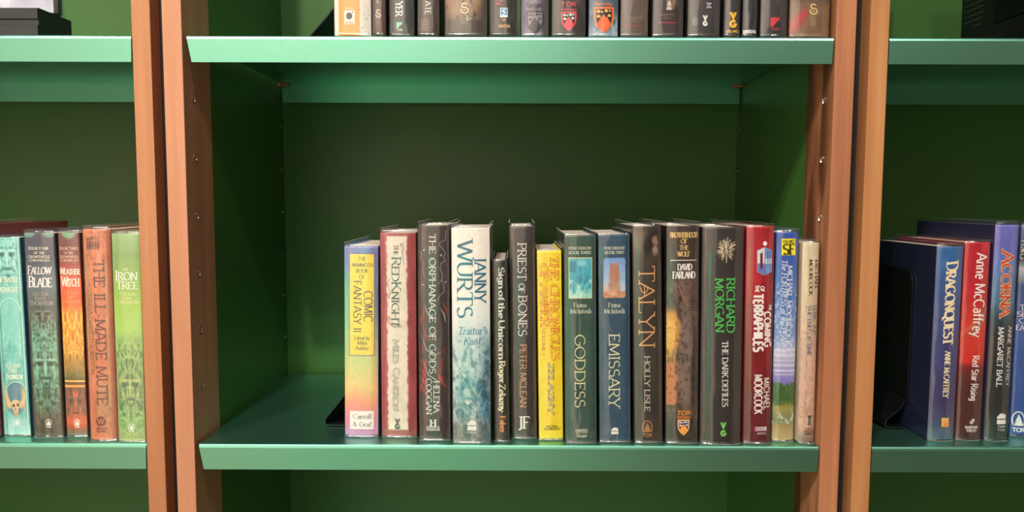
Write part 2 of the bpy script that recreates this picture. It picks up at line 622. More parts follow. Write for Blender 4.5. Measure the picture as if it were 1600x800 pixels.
# ------------------------------------------------------------------ lettering: a small pen-stroke alphabet
# each glyph: advance width ; strokes split by | ; points x,y or arcs a cx,cy,rx,ry,from,to (degrees)
GL = {
 'A': '.78;0,0 .39,1|.39,1 .78,0|.15,.34 .63,.34', 'B': '.66;.08,0 .08,1|.08,1 .32,1 a.32,.76,.22,.24,90,-90 .08,.52|.08,.52 .34,.52 a.34,.26,.26,.26,90,-90 .08,0',
 'C': '.8;a.46,.5,.42,.5,48,312', 'D': '.82;.08,0 .08,1|.08,1 .34,1 a.34,.5,.42,.5,90,-90 .08,0',
 'E': '.62;.08,0 .08,1|.08,1 .54,1|.08,.52 .46,.52|.08,0 .57,0', 'F': '.58;.08,0 .08,1|.08,1 .54,1|.08,.52 .45,.52',
 'G': '.86;a.46,.5,.42,.5,48,325|.80,.2 .80,.46|.56,.46 .86,.46', 'H': '.80;.08,0 .08,1|.72,0 .72,1|.08,.52 .72,.52',
 'I': '.24;.12,0 .12,1', 'J': '.42;.30,1 .30,.12 a.14,.12,.16,.24,0,-120', 'K': '.72;.08,0 .08,1|.64,1 .10,.44|.26,.58 .70,0',
 'L': '.58;.08,0 .08,1|.08,0 .55,0', 'M': '.96;.08,0 .12,1|.12,1 .48,.08|.48,.08 .84,1|.84,1 .88,0', 'N': '.80;.08,0 .08,1|.08,1 .70,0|.70,0 .70,1',
 'O': '.92;a.46,.5,.42,.5,0,360', 'P': '.62;.08,0 .08,1|.08,1 .34,1 a.34,.73,.25,.27,90,-90 .08,.46', 'Q': '.92;a.46,.5,.42,.5,0,360|.5,.16 .88,-.2',
 'R': '.70;.08,0 .08,1|.08,1 .34,1 a.34,.74,.24,.26,90,-90 .08,.48|.30,.48 .68,0', 'S': '.60;a.30,.745,.23,.255,35,250 a.30,.25,.26,.26,70,-150',
 'T': '.70;.35,0 .35,1|.01,1 .69,1', 'U': '.78;.08,1 .08,.32 a.38,.32,.30,.32,180,360 .68,1', 'V': '.74;0,1 .37,0|.37,0 .74,1',
 'W': '1.06;0,1 .27,0|.27,0 .53,1|.53,1 .79,0|.79,0 1.06,1', 'X': '.70;.02,1 .68,0|.02,0 .68,1', 'Y': '.70;0,1 .35,.46|.70,1 .35,.46|.35,.46 .35,0',
 'Z': '.64;.04,1 .60,1|.60,1 .03,0|.03,0 .62,0',
 'a': '.50;a.26,.44,.17,.19,150,0 .43,0|a.25,.19,.18,.19,0,360', 'b': '.54;.08,0 .08,1|a.29,.32,.20,.32,0,360', 'c': '.50;a.28,.32,.22,.32,50,310',
 'd': '.56;.46,0 .46,1|a.26,.32,.20,.32,0,360', 'e': '.54;.08,.35 .47,.35 a.28,.32,.20,.32,8,312', 'f': '.34;.16,0 .16,.8 a.29,.8,.13,.19,180,55|.02,.62 .32,.62',
 'g': '.54;a.26,.36,.19,.27,0,360|.45,.62 .45,-.06 a.26,-.06,.19,.2,0,-150', 'h': '.54;.08,0 .08,1|a.26,.42,.18,.21,165,0 .44,0',
 'i': '.22;.10,0 .10,.62|.10,.80 .10,.90', 'j': '.24;.12,.62 .12,-.1 a.0,-.1,.12,.15,0,-100|.12,.80 .12,.90', 'k': '.50;.08,0 .08,1|.42,.62 .10,.26|.20,.36 .46,0',
 'l': '.22;.10,0 .10,1', 'm': '.82;.08,0 .08,.62|a.24,.42,.16,.20,165,0 .40,0|a.56,.42,.16,.20,165,0 .72,0', 'n': '.54;.08,0 .08,.62|a.26,.42,.18,.21,165,0 .44,0',
 'o': '.56;a.28,.32,.22,.32,0,360', 'p': '.54;.08,-.26 .08,.62|a.29,.32,.20,.32,0,360', 'q': '.54;.46,-.26 .46,.62|a.26,.32,.2,.32,0,360',
 'r': '.38;.08,0 .08,.62|a.24,.42,.15,.2,165,45', 's': '.42;a.20,.475,.15,.165,38,250 a.20,.16,.17,.165,70,-150', 't': '.36;.16,.84 .16,.13 a.28,.13,.12,.13,180,290|.02,.62 .32,.62',
 'u': '.54;.08,.62 .08,.2 a.26,.2,.18,.2,180,360 .44,.62|.44,.62 .44,0', 'v': '.50;.01,.62 .25,0|.25,0 .49,.62', 'w': '.74;.01,.62 .19,0|.19,0 .37,.62|.37,.62 .55,0|.55,0 .73,.62',
 'x': '.48;.02,.62 .46,0|.02,0 .46,.62', 'y': '.50;.01,.62 .25,0|.49,.62 .20,-.14 a.1,-.12,.1,.13,0,-110', 'z': '.46;.04,.62 .42,.62|.42,.62 .03,0|.03,0 .44,0',
 '&': '.78;.72,.46 .60,.14 a.34,.26,.27,.26,-30,-230 .44,.66 a.34,.80,.14,.19,-40,220 .74,0', "'": '.16;.08,.78 .08,1', '-': '.38;.06,.36 .32,.36', '.': '.16;.08,0 .08,.07', ' ': '.34;', '_': '.12;',
}


def _parse():
    out = {}
    for ch, s in GL.items():
        wd, st = s.split(';')
        S = []
        for part in st.split('|'):
            pts, straight = [], True
            for tok in part.split():
                if tok[0] == 'a':
                    straight = False
                    cx, cy, rx, ry, a0, a1 = map(float, tok[1:].split(','))
                    k = max(4, int(abs(a1 - a0) / 20))
                    for i in range(k + 1):
                        a = math.radians(a0 + (a1 - a0) * i / k)
                        pts.append((cx + rx * math.cos(a), cy + ry * math.sin(a)))
                else:
                    pts.append(tuple(map(float, tok.split(','))))
            if pts:
                S.append((pts, straight))
        out[ch] = (float(wd), S)
    return out


GLYPH = _parse()


def ribbon(pts, thick, thin, nib):
    """quads along a pen stroke whose width follows the nib angle"""
    P = [np.array(p, float) for p in pts]
    Q = [P[0]]
    for p in P[1:]:
        if np.linalg.norm(p - Q[-1]) > 1e-5:
            Q.append(p)
    P = Q
    if len(P) < 2:
        return []
    closed = np.linalg.norm(P[0] - P[-1]) < 1e-3
    L, R = [], []
    n = len(P)
    for i in range(n):
        a = P[i] - P[i - 1] if i else (P[-1] - P[-2] if closed else P[1] - P[0])
        b = P[i + 1] - P[i] if i < n - 1 else (P[1] - P[0] if closed else P[-1] - P[-2])
        a, b = a / np.linalg.norm(a), b / np.linalg.norm(b)
        t = a + b
        l = np.linalg.norm(t)
        t = t / l if l > 1e-4 else a
        ang = math.atan2(t[1], t[0])
        wd = thin + (thick - thin) * abs(math.sin(ang - nib)) ** 1.3
        k = 1 / max(.5, float(np.dot(a, t)))
        nrm = np.array([-t[1], t[0]]) * wd / 2 * k
        L.append(P[i] + nrm)
        R.append(P[i] - nrm)
    return [[L[i], L[i + 1], R[i + 1], R[i]] for i in range(n - 1)]


def letters(txt, length, thick=.16, thin=None, serif=True, slant=0., smallcaps=0., track=.06, swell=0.):
    """polygons of a text line in cap-height units, exactly `length` long"""
    thin = thick * .36 if thin is None else thin
    nib = math.radians(14) if thin < thick else 0
    items, x = [], 0.
    for ch in txt:
        sc = 1.
        if smallcaps and ch.islower():
            sc, ch = smallcaps, ch.upper()
        wd, S = GLYPH[ch]
        items.append((x, sc, S))
        x += (wd + track) * sc
    tot = x - track
    k = length / max(tot, .01)
    polys = []
    for x0, sc, S in items:
        tr = []
        for pts, st in S:
            tr.append(([((x0 + px * sc) * k + slant * py * sc, py * sc) for px, py in pts], st))
        for pts, st in tr:
            polys += ribbon(pts, thick, thin, nib)
        if not serif:
            continue
        sl = min(.13, .11 * max(.55, k)) * (.7 + .3 * sc) + thick * .35
        ends = [(i, e, pts[e]) for i, (pts, st) in enumerate(tr) for e in (0, -1)]
        for i, (pts, st) in enumerate(tr):
            for e in (0, -1):
                if not st:
                    # curves that start or end with a straight stem (U, n, h)
                    a, b = pts[e], pts[1 if e == 0 else -2]
                    if abs(a[0] - b[0] - slant * (a[1] - b[1])) > .02 or abs(a[1] - b[1]) < .15:
                        continue
                a, b = np.array(pts[e]), np.array(pts[1 if e == 0 else -2])
                d = a - b
                if abs(d[1]) > .6 * abs(d[0]):
                    shared = False
                    for (j, f, q) in ends:
                        if j != i and abs(q[0] - a[0]) + abs(q[1] - a[1]) < .05:
                            o = tr[j][0]
                            dd = np.array(q) - np.array(o[1 if f == 0 else -2])
                            if abs(dd[1]) > .3 * abs(dd[0]):
                                shared = True
                    if shared or abs(d[1]) < .12:
                        continue
                    polys += ribbon([(a[0] - sl, a[1]), (a[0] + sl, a[1])], thin, thin * 1.1, 0)
                else:
                    if abs(d[0]) < .08 or any(j != i and abs(q[0] - a[0]) + abs(q[1] - a[1]) < .06 for (j, f, q) in ends):
                        continue
                    if a[1] in (0, 1) or abs(a[1] - sc) < .02 or abs(a[1]) < .02:
                        up = .16 * sc if abs(a[1]) < .02 else -.16 * sc
                        polys += ribbon([(a[0], a[1]), (a[0] + .02, a[1] + up)], thin * 1.2, thin * 1.2, 0)
    return polys


# ------------------------------------------------------------------ painting helpers (ink colours over a spine grid)
def vnoise(u, v, seed):
    r = np.random.RandomState(seed)
    T = r.rand(64, 64)
    iu, iv = np.floor(u).astype(int), np.floor(v).astype(int)
    fu, fv = u - iu, v - iv
    fu, fv = fu * fu * (3 - 2 * fu), fv * fv * (3 - 2 * fv)
    g = lambda a, b: T[a % 64, b % 64]
    return (g(iu, iv) * (1 - fu) + g(iu + 1, iv) * fu) * (1 - fv) + (g(iu, iv + 1) * (1 - fu) + g(iu + 1, iv + 1) * fu) * fv


def fbm(u, v, su, sv, seed, octv=4):
    s, a, t = 0, .5, 0
    for o in range(octv):
        s = s + a * vnoise(u * su * 2 ** o, v * sv * 2 ** o, seed + o)
        t += a
        a *= .55
    return s / t


def ramp(x, stops):
    xs = [s[0] for s in stops]
    return np.stack([np.interp(x, xs, [s[1][c] for s in stops]) for c in range(3)], -1)


def mixc(base, col, f):
    f = np.clip(f, 0, 1)[..., None]
    return base * (1 - f) + np.array(col, float) * f


def smooth(x, a, b):
    t = np.clip((x - a) / (b - a), 0, 1)
    return t * t * (3 - 2 * t)


def blob(u, v, cu, cv, ru, rv, soft=.3):
    d = np.sqrt(((u - cu) / ru) ** 2 + ((v - cv) / rv) ** 2)
    return 1 - smooth(d, 1 - soft, 1 + soft)


def ornate(u, v, su, sv, seed):
    """mirror-symmetric scrolling relief: warped ridges, 0..1"""
    a = np.abs(u - .5)
    wu = a + .10 * (fbm(a, v, su, sv, seed, 3) - .5)
    wv = v + .05 * (fbm(a, v, su, sv, seed + 7, 3) - .5)
    r1 = 1 - np.abs(2 * fbm(wu, wv, su * 1.3, sv * 1.2, seed + 11, 2) - 1) * 2.6
    r2 = 1 - np.abs(2 * fbm(wu, wv, su * 3, sv * 2.6, seed + 17, 2) - 1) * 2.6
    return np.clip(.6 * np.clip(r1, 0, 1) ** 2 + .5 * np.clip(r2, 0, 1) ** 2, 0, 1)


def face(u, v, cu, cv, w_, h_):
    """a carved mask: +1 lit ridge, -1 hollow"""
    x, y = np.abs(u - cu) / w_, (v - cv) / h_
    f = -blob(x, y, .45, -.15, .22, .12, .4) + .9 * blob(x, y, .45, -.36, .36, .07, .5)      # sockets and brows
    f = f + .9 * blob(x, y, 0, .05, .10, .38, .5) - .5 * blob(x, y, .17, .25, .08, .1, .5)      # nose
    f = f - .8 * blob(x, y, 0, .55, .38, .08, .4) + .6 * blob(x, y, 0, .68, .3, .06, .5) + .6 * blob(x, y, .62, .2, .14, .3, .6)
    return f


def flat(col):
    return lambda u, v: np.ones(u.shape + (3,)) * np.array(col, float)


# ------------------------------------------------------------------ books
rng = random.Random(5)
SHELF_Z = {'main': ZLOW, 'left': ZLOW, 'right': ZLOW, 'top': ZTOP}
BOOKS = []


class Book:
    def __init__(s, row, px, label, cover, paint=None, W=.155, bulge=.0032, nu=20, nv=90, film=.0045, mat=None,
                 y0=None, H=None, cat='book', cover2=None, group=None, xs=None, filmidx=None, wear=0):
        """px: spine edges and height in the photo - x left/right at the top, y top, x left/right at the bottom, y bottom"""
        xa, xb, yt, xc, xd, yb = px
        s.px = px
        zs = SHELF_Z[row]
        if y0 is None:
            y0 = max(hit((xc + xd) / 2, yb, 2, zs)[1], .0015)
        a, b = hit(xa, yt, 1, y0), hit(xb, yt, 1, y0)
        c, d = hit(xc, yb, 1, y0), hit(xd, yb, 1, y0)
        s.row, s.y0, s.zs = row, y0, zs
        s.xl_t, s.xr_t, s.xl_b, s.xr_b = a[0], b[0], c[0], d[0]
        s.H = H if H else (a[2] + b[2]) / 2 - zs
        s.label, s.cover, s.cover2, s.paint = label, cover, cover2 or cover, paint or flat(cover)
        s.W, s.bulge, s.nu, s.nv, s.film, s.mat = W, bulge, nu, nv, film, mat or INK
        s.cat, s.group = cat, group
        s.items = {}
        s.fi = filmidx
        BOOKS.append(s)

    # photo pixel -> fraction across / down the spine
    def uv(s, x, y):
        xa, xb, yt, xc, xd, yb = s.px
        v = (y - yt) / (yb - yt)
        l, r = xa + (xc - xa) * v, xb + (xd - xb) * v
        return (x - l) / (r - l), v

    def add(s, name, polys, col, layer=4, metal=0.):
        s.items.setdefault(name, []).append((polys, col, layer, metal))
        return s

    def rot(s, name, txt, x0, x1, y0, y1, col, layer=4, skew=0., metal=0., **st):
        """a line that reads down the spine"""
        h = x1 - x0
        P = letters(txt, (y1 - y0) / h, **st)
        return s.add(name, [[s.uv(x0 + q[1] * h + skew * (q[0] * h / (y1 - y0)), y0 + q[0] * h) for q in p] for p in P], col, layer, metal)

    def hor(s, name, txt, x0, x1, y0, y1, col, layer=4, metal=0., **st):
        h = y1 - y0
        P = letters(txt, (x1 - x0) / h, **st)
        return s.add(name, [[s.uv(x0 + q[0] * h, y1 - q[1] * h) for q in p] for p in P], col, layer, metal)

    def poly(s, name, pts, col, layer=3, metal=0.):
        return s.add(name, [[s.uv(*p) for p in pts]], col, layer, metal)

    def rect(s, name, x0, y0, x1, y1, col, layer=3, metal=0.):
        return s.poly(name, [(x0, y0), (x1, y0), (x1, y1), (x0, y1)], col, layer, metal)

    def frame(s, name, x0, y0, x1, y1, wd, col, layer=3):
        return s.line(name, [(x0, y0), (x1, y0), (x1, y1), (x0, y1), (x0, y0)], wd, col, layer)

    def ell(s, name, cx, cy, rx, ry, col, layer=3, n=20):
        return s.poly(name, [(cx + rx * math.cos(2 * math.pi * k / n), cy + ry * math.sin(2 * math.pi * k / n)) for k in range(n)], col, layer)

    def line(s, name, pts, wd, col, layer=3, taper=False):
        q = ribbon(pts, wd, wd, 0)
        if taper and len(q) > 1:
            n = len(q)
            out = []
            for i, (a, b, c, d) in enumerate(q):
                k0, k1 = math.sin(math.pi * max(.03, i / n)), math.sin(math.pi * max(.03, (i + 1) / n) if i < n - 1 else .06)
                m0, m1 = (a + d) / 2, (b + c) / 2
                out.append([m0 + (a - m0) * k0, m1 + (b - m1) * k1, m1 + (c - m1) * k1, m0 + (d - m0) * k0])
            q = out
        return s.add(name, [[s.uv(*p) for p in r] for r in q], col, layer)

    def star(s, name, cx, cy, r, col, layer=5):
        pts = []
        for k in range(10):
            a = math.pi / 2 + k * math.pi / 5
            rr = r if k % 2 == 0 else r * .45
            pts.append((cx + rr * math.cos(a), cy - rr * math.sin(a)))
        return s.poly(name, pts, col, layer)

    def picture(s, name, x0, y0, x1, y1, fn, nu=24, nv=36, layer=3, rounded=0):
        s.items.setdefault(name, []).append(('pic', (x0, y0, x1, y1, fn, nu, nv, rounded), layer, 0))
        return s

    # ---- geometry
    def surf(s, x):
        q = np.clip(np.abs(2 * np.asarray(x, float) / s.t), 0, 1)
        return -s.bulge * (1 - q ** 2.6)

    def settle(s):
        s.t = ((s.xr_t - s.xl_t) + (s.xr_b - s.xl_b)) / 2
        s.cb, s.ct = (s.xl_b + s.xr_b) / 2, (s.xl_t + s.xr_t) / 2

    def build(s, k):
        full = s.t
        s.t = full - .0020
        t, H, b, W = s.t, s.H, s.bulge, s.W
        lean = math.atan2(s.ct - s.cb, H)
        lift = abs(math.sin(lean)) * full / 2 + .0004
        root = empty('book', (s.cb, s.y0 + b + .0010, s.zs + lift))
        root.rotation_euler = (0, lean, 0)
        tag(root, s.label, s.cat, s.group)
        s.root = root
        zb = .0012
        # spine: curved printed face
        nu, nv = s.nu, s.nv
        us, vs = np.linspace(0, 1, nu + 1), np.linspace(0, 1, nv + 1)
        U, Vv = np.meshgrid(us, vs)
        X = (U - .5) * t
        Y = s.surf(X)
        Z = H - (H - zb) * Vv
        verts = np.stack([X, Y, Z], -1).reshape(-1, 3)
        n1 = nu + 1
        faces = [(j * n1 + i, (j + 1) * n1 + i, (j + 1) * n1 + i + 1, j * n1 + i + 1) for j in range(nv) for i in range(nu)]
        verts = list(map(tuple, verts))
        base = len(verts)
        for (zz, row) in ((H, 0), (zb, nv)):
            for i in range(n1):
                verts.append((X[0, i] * .96, float(Y[0, i]) + .0022, zz))
        for r_, (o, row) in enumerate(((base, 0), (base + n1, nv))):
            for i in range(nu):
                q = (row * n1 + i, row * n1 + i + 1, o + i + 1, o + i)
                faces.append(q if r_ == 0 else q[::-1])
        o = s.spine = mesh_obj('spine', verts, faces, s.mat, root, True)
        C = np.clip(s.paint(U, Vv), 0, 255) / 255.
        C = np.where(C <= .04045, C / 12.92, ((C + .055) / 1.055) ** 2.4)
        C = np.concatenate([C.reshape(-1, 3), C[0], C[-1]], 0)
        C = np.concatenate([C, np.ones((len(C), 1))], 1)
        at = o.data.color_attributes.new('ink', 'FLOAT_COLOR', 'POINT')
        at.data.foreach_set('color', C.astype(np.float32).ravel())
        # boards and page block
        cm = painted('jacket_%d_%d_%d' % tuple(int(c) for c in s.cover), lin(s.cover), .4, .08, 30, spec=.35)
        box('front_cover', t / 2 - .0024, t / 2, .0002, W, zb, H, cm, root, .0004)
        cm2 = painted('jacket_%d_%d_%d' % tuple(int(c) for c in s.cover2), lin(s.cover2), .4, .08, 30, spec=.35)
        box('back_cover', -t / 2, -t / 2 + .0024, .0002, W, zb, H, cm2, root, .0004)
        box('page_block', -t / 2 + .0026, t / 2 - .0026, .003, W - .005, zb + .003, H - .0010, PAGES, root)
        # print on the spine
        for name, lst in s.items.items():
            s.decal(name.split('#')[0], lst)
        if s.film:
            s.sleeve(k)

    def decal(s, name, lst):
        t, H = s.t, s.H
        zb = .0012
        loc = lambda u, v: ((u - .5) * t, H - (H - zb) * v)
        bm = bmesh.new()
        cl = bm.loops.layers.float_color.new('ink')
        mats = []
        pics = False
        for polys, col, layer, metal in lst:
            yy = -layer * 1e-4
            if isinstance(polys, str):
                x0, y0, x1, y1, fn, nu, nv, rounded = col
                us, vs = np.linspace(0, 1, nu + 1), np.linspace(0, 1, nv + 1)
                if INK not in mats:
                    mats.append(INK)
                mi = mats.index(INK)
                G = []
                U, Vv = np.meshgrid(us, vs)
                C = np.clip(fn(U, Vv), 0, 255) / 255.
                C = np.where(C <= .04045, C / 12.92, ((C + .055) / 1.055) ** 2.4)
                asp = (y1 - y0) / (x1 - x0)
                for j in range(nv + 1):
                    r = []
                    for i in range(nu + 1):
                        u_, v_ = us[i], vs[j]
                        if rounded:
                            du, dv = min(u_, 1 - u_), min(v_, 1 - v_) * asp
                            if du < rounded and dv < rounded:
                                ex, ey = rounded - du, rounded - dv
                                e = math.hypot(ex, ey)
                                if e > rounded:
                                    kx, ky = rounded - ex * rounded / e, (rounded - ey * rounded / e) / asp
                                    u_ = kx if u_ < .5 else 1 - kx
                                    v_ = ky if v_ < .5 else 1 - ky
                        u, v = s.uv(x0 + (x1 - x0) * u_, y0 + (y1 - y0) * v_)
                        x, z = loc(u, v)
                        r.append(bm.verts.new((x, yy, z)))
                    G.append(r)
                for j in range(nv):
                    for i in range(nu):
                        f = bm.faces.new((G[j][i], G[j + 1][i], G[j + 1][i + 1], G[j][i + 1]))
                        f.material_index = mi
                        for lp, (jj, ii) in zip(f.loops, ((j, i), (j + 1, i), (j + 1, i + 1), (j, i + 1))):
                            lp[cl] = tuple(C[jj, ii]) + (1,)
                pics = True
                continue
            m = ink(col, metal)
            if m not in mats:
                mats.append(m)
            mi = mats.index(m)
            for p in polys:
                vs = []
                for (u, v) in p:
                    x, z = loc(min(max(u, .01), .99), v)
                    vs.append(bm.verts.new((x, yy, z)))
                try:
                    f = bm.faces.new(vs)
                    f.material_index = mi
                except ValueError:
                    pass
        bmesh.ops.triangulate(bm, faces=[f for f in bm.faces if len(f.verts) > 4])
        n = 10
        for k in range(1, n):
            x = -t / 2 + t * k / n
            bmesh.ops.bisect_plane(bm, geom=list(bm.verts) + list(bm.edges) + list(bm.faces), dist=1e-7,
                                   plane_co=(x, 0, 0), plane_no=(1, 0, 0))
        for v in bm.verts:
            v.co.y += float(s.surf(v.co.x))
        bmesh.ops.recalc_face_normals(bm, faces=bm.faces)
        for f in bm.faces:
            if f.normal.y > 0:
                f.normal_flip()
        me = bpy.data.meshes.new(name)
        bm.to_mesh(me)
        bm.free()
        for m in mats:
            me.materials.append(m)
        o = bpy.data.objects.new(name, me)
        COL.objects.link(o)
        o.parent = s.spine

    def sleeve(s, k):
        """clear film folded round the boards and spine, standing a little proud of the top"""
        t, H, W, e = s.t, s.H, s.W, .0009
        path, nrm = [], []
        for y in np.linspace(W * .985, .004, 7):
            path.append((-t / 2 - .0006, y)); nrm.append((-1, 0))
        for q in np.linspace(-1, 1, 19):
            x = q * (t / 2)
            path.append((x * (1 + .0012 / t), float(s.surf(x)) - e)); nrm.append((0, -1))
        for y in np.linspace(.004, W * .985, 7):
            path.append((t / 2 + .0006, y)); nrm.append((1, 0))
        n, nv = len(path), 46
        R = np.random.RandomState(100 + k)
        uu, vv = np.meshgrid(np.arange(n) / n, np.linspace(0, 1, nv + 1))
        d = fbm(uu, vv, 9, 14, 200 + k, 3) - .5
        low = np.exp(-vv * 9)                     # more creased at the foot
        V = []
        for j in range(nv + 1):
            z = (H + s.film) * j / nv
            for i, (x, y) in enumerate(path):
                f = .00045 * (1 + 1.6 * low[j, i]) * d[j, i] if abs(nrm[i][1]) else 0
                top = .0008 * (vv[j, i] > .97) * d[j, i]
                V.append((x + nrm[i][0] * (0), y + nrm[i][1] * (f), z + (0 if j in (0,) else 0) + (top if j == nv else 0)))
        F, fm = [], []
        for j in range(nv):
            for i in range(n - 1):
                F.append((j * n + i, j * n + i + 1, (j + 1) * n + i + 1, (j + 1) * n + i))
                fm.append(0)
        # cut edge along the top and along the foot of the spine, a hair wide
        for row, dz in ((nv, -.0007), (0, .0004)):
            b0 = len(V)
            for i in range(n):
                x, y, z = V[row * n + i]
                sx = -math.copysign(.0009, x) if not nrm[i][1] else 0
                V.append((x + sx, y + (.0010 if nrm[i][1] else 0), z))
            for i in range(n - 1):
                if row == 0 and not (nrm[i][1] and nrm[i + 1][1]):
                    continue
                F.append((row * n + i, row * n + i + 1, b0 + i + 1, b0 + i))
                fm.append(1)
        fi = s.fi if s.fi is not None else k % 3
        mesh_obj('plastic_sleeve', V, F, [FILMS[fi], FILM_EDGE], s.root, True, fm)


def arrange():
    """keep neighbours on a shelf from cutting into each other"""
    for row in ('main', 'left', 'right', 'top'):
        L = sorted([b for b in BOOKS if b.row == row], key=lambda b: b.xl_b)
        for b in L:
            # a rigid book: same thickness top and bottom
            b.settle()
            b.xl_t, b.xr_t = b.ct - b.t / 2, b.ct + b.t / 2
            b.xl_b, b.xr_b = b.cb - b.t / 2, b.cb + b.t / 2
        for a, b in zip(L, L[1:]):
            g = min(b.xl_t - a.xr_t, b.xl_b - a.xr_b) - .0004
            if g < 0:
                a.xr_t += g / 2; a.xr_b += g / 2
                b.xl_t -= g / 2; b.xl_b -= g / 2
        lim = {'main': .3634, 'left': -.4368}.get(row)
        if lim is not None:
            b = L[-1]
            over = max(b.xr_t, b.xr_b) - lim
            if over > 0:
                b.xr_t -= over; b.xr_b -= over
        for b in L:
            b.settle()


# ------------------------------------------------------------------ marks shared by several spines
def tor_mark(B, cx, cy, w_, h_, col, word=True):
    n = 'publisher_logo'
    pts = []
    for k in range(25):
        a = math.radians(215 - k * 250 / 24)
        pts.append((cx + w_ * .46 * math.cos(a), cy - h_ * .04 - h_ * .40 * math.sin(a)))
    B.line(n, pts, max(.9, w_ * .09), col)
    B.poly(n, [(cx - w_ * .34, cy + h_ * .22), (cx - w_ * .16, cy - h_ * .12), (cx - w_ * .08, cy - h_ * .08), (cx, cy - h_ * .34), (cx + w_ * .1, cy - h_ * .1),
               (cx + w_ * .17, cy - h_ * .14), (cx + w_ * .36, cy + h_ * .22)], col)
    if word:
        B.hor(n, 'TOR', cx - w_ * .46, cx + w_ * .46, cy + h_ * .32, cy + h_ * .5, col, serif=False, thick=.24, thin=.24)


def shield(B, x0, x1, y0, y1, rim, inner, star, mount):
    n = 'publisher_logo'
    cx, w_, h_ = (x0 + x1) / 2, (x1 - x0) / 2, y1 - y0

    def outl(k, dy):
        p = [(cx - w_ * k, y0 + dy), (cx + w_ * k, y0 + dy)]
        for q in np.linspace(.1, 1, 9):
            p.append((cx + w_ * k * (1 - q ** 2.6), y0 + dy + (h_ - 2 * dy) * (.28 + .72 * q) if q > .1 else y0 + h_ * .33))
        for q in np.linspace(.95, .1, 8):
            p.append((cx - w_ * k * (1 - q ** 2.6), y0 + dy + (h_ - 2 * dy) * (.28 + .72 * q) if q > .1 else y0 + h_ * .33))
        return p
    B.poly(n, outl(1, 0), rim, 3)
    B.poly(n, outl(.80, h_ * .08), inner, 4)
    B.poly(n, [(cx - w_ * .62, y0 + h_ * .62), (cx - w_ * .30, y0 + h_ * .40), (cx - w_ * .24, y0 + h_ * .44), (cx, y0 + h_ * .27), (cx + w_ * .22, y0 + h_ * .42), (cx + w_ * .3, y0 + h_ * .37),
               (cx + w_ * .64, y0 + h_ * .62), (cx + w_ * .42, y0 + h_ * .82), (cx, y0 + h_ * .96), (cx - w_ * .42, y0 + h_ * .82)], mount, 5)
    for ax, ay, r in ((-.55, .17, .15), (-.2, .19, .1), (.22, .15, .15), (.58, .15, .09), (-.52, .36, .16), (.52, .33, .14)):
        B.star(n, cx + w_ * ax, y0 + h_ * ay, w_ * r * 1.4, star, 6)


def vg_mark(B, x0, x1, y0, y1, col, back):
    n = 'publisher_logo'
    cx, ym = (x0 + x1) / 2, y0 + (y1 - y0) * .47
    B.poly(n, [(x0, y0), (x1, y0), (cx + 1, ym), (cx - 1, ym)], col)
    B.poly(n, [(cx - 1.4, y0 + .2), (cx + 1.4, y0 + .2), (cx, y0 + (ym - y0) * .38)], back, 5)
    r = (x1 - x0) / 2
    cy = y1 - r
    pts = [(cx + r * .68 * math.cos(math.radians(a)), cy - r * .68 * math.sin(math.radians(a))) for a in range(40, 351, 18)]
    B.line(n, pts, r * .62, col)
    B.rect(n, cx, cy - r * .12, x1, cy + r * .3, col)


def flame_mark(B, x0, x1, y0, y1, col):
    n = 'publisher_logo'
    w_, h_ = x1 - x0, y1 - y0
    f = lambda a, b: (x0 + a * w_, y0 + b * h_)
    B.poly(n, [f(0, .50), f(.05, .24), f(.16, .34), f(.24, .10), f(.36, .24), f(.46, .0), f(.56, .2), f(.68, .06), f(.74, .26), f(.9, .08), f(.92, .34), f(1, .22), f(1, .5)], col)
    B.poly(n, [f(0, .62), f(.2, .56), f(.35, .64), f(.5, .57), f(.68, .64), f(.85, .56), f(1, .62), f(1, 1), f(0, 1)], col)


def swash_s(B, cx, y0, y1, w_, col):
    n = 'publisher_logo'
    h_ = y1 - y0
    P = []
    for q in np.linspace(0, 1, 25):
        a = math.radians(40 + 230 * q) if q < .5 else None
        if q < .5:
            k = q / .5
            a = math.radians(20 + 240 * k)
            P.append((cx + w_ * .36 * math.cos(a), y0 + h_ * .24 - h_ * .22 * math.sin(a)))
        else:
            k = (q - .5) / .5
            a = math.radians(80 - 290 * k)
            P.append((cx + w_ * .48 * math.cos(a), y0 + h_ * .70 - h_ * .28 * math.sin(a)))
    B.line(n, P, max(1.2, w_ * .16), col)
    B.line(n, [(cx - w_ * .2, y0 + h_ * .8), (cx, y0 + h_ * .62), (cx + w_ * .15, y0 + h_ * .78)], .9, col)


def tiny_block(B, x0, x1, y0, y1, col, rows):
    """small print too fine to read: rows of short strokes"""
    n = 'small_print'
    r = random.Random(int(x0))
    hh = (y1 - y0) / rows
    for k in range(rows):
        x = x0
        while x < x1 - 1:
            wd = r.uniform(.8, 1.6)
            B.line(n, [(x, y0 + hh * (k + .15)), (x + wd * .3, y0 + hh * (k + .8))], .55, col)
            if r.random() < .6:
                B.line(n, [(x, y0 + hh * (k + .8)), (x + wd, y0 + hh * (k + .7))], .45, col)
            x += wd + .8

# ================================================================== the middle row, left to right
T, A_, S_ = 'title_lettering', 'author_lettering', 'series_lettering'
G_MAIN = 'books on the middle shelf'


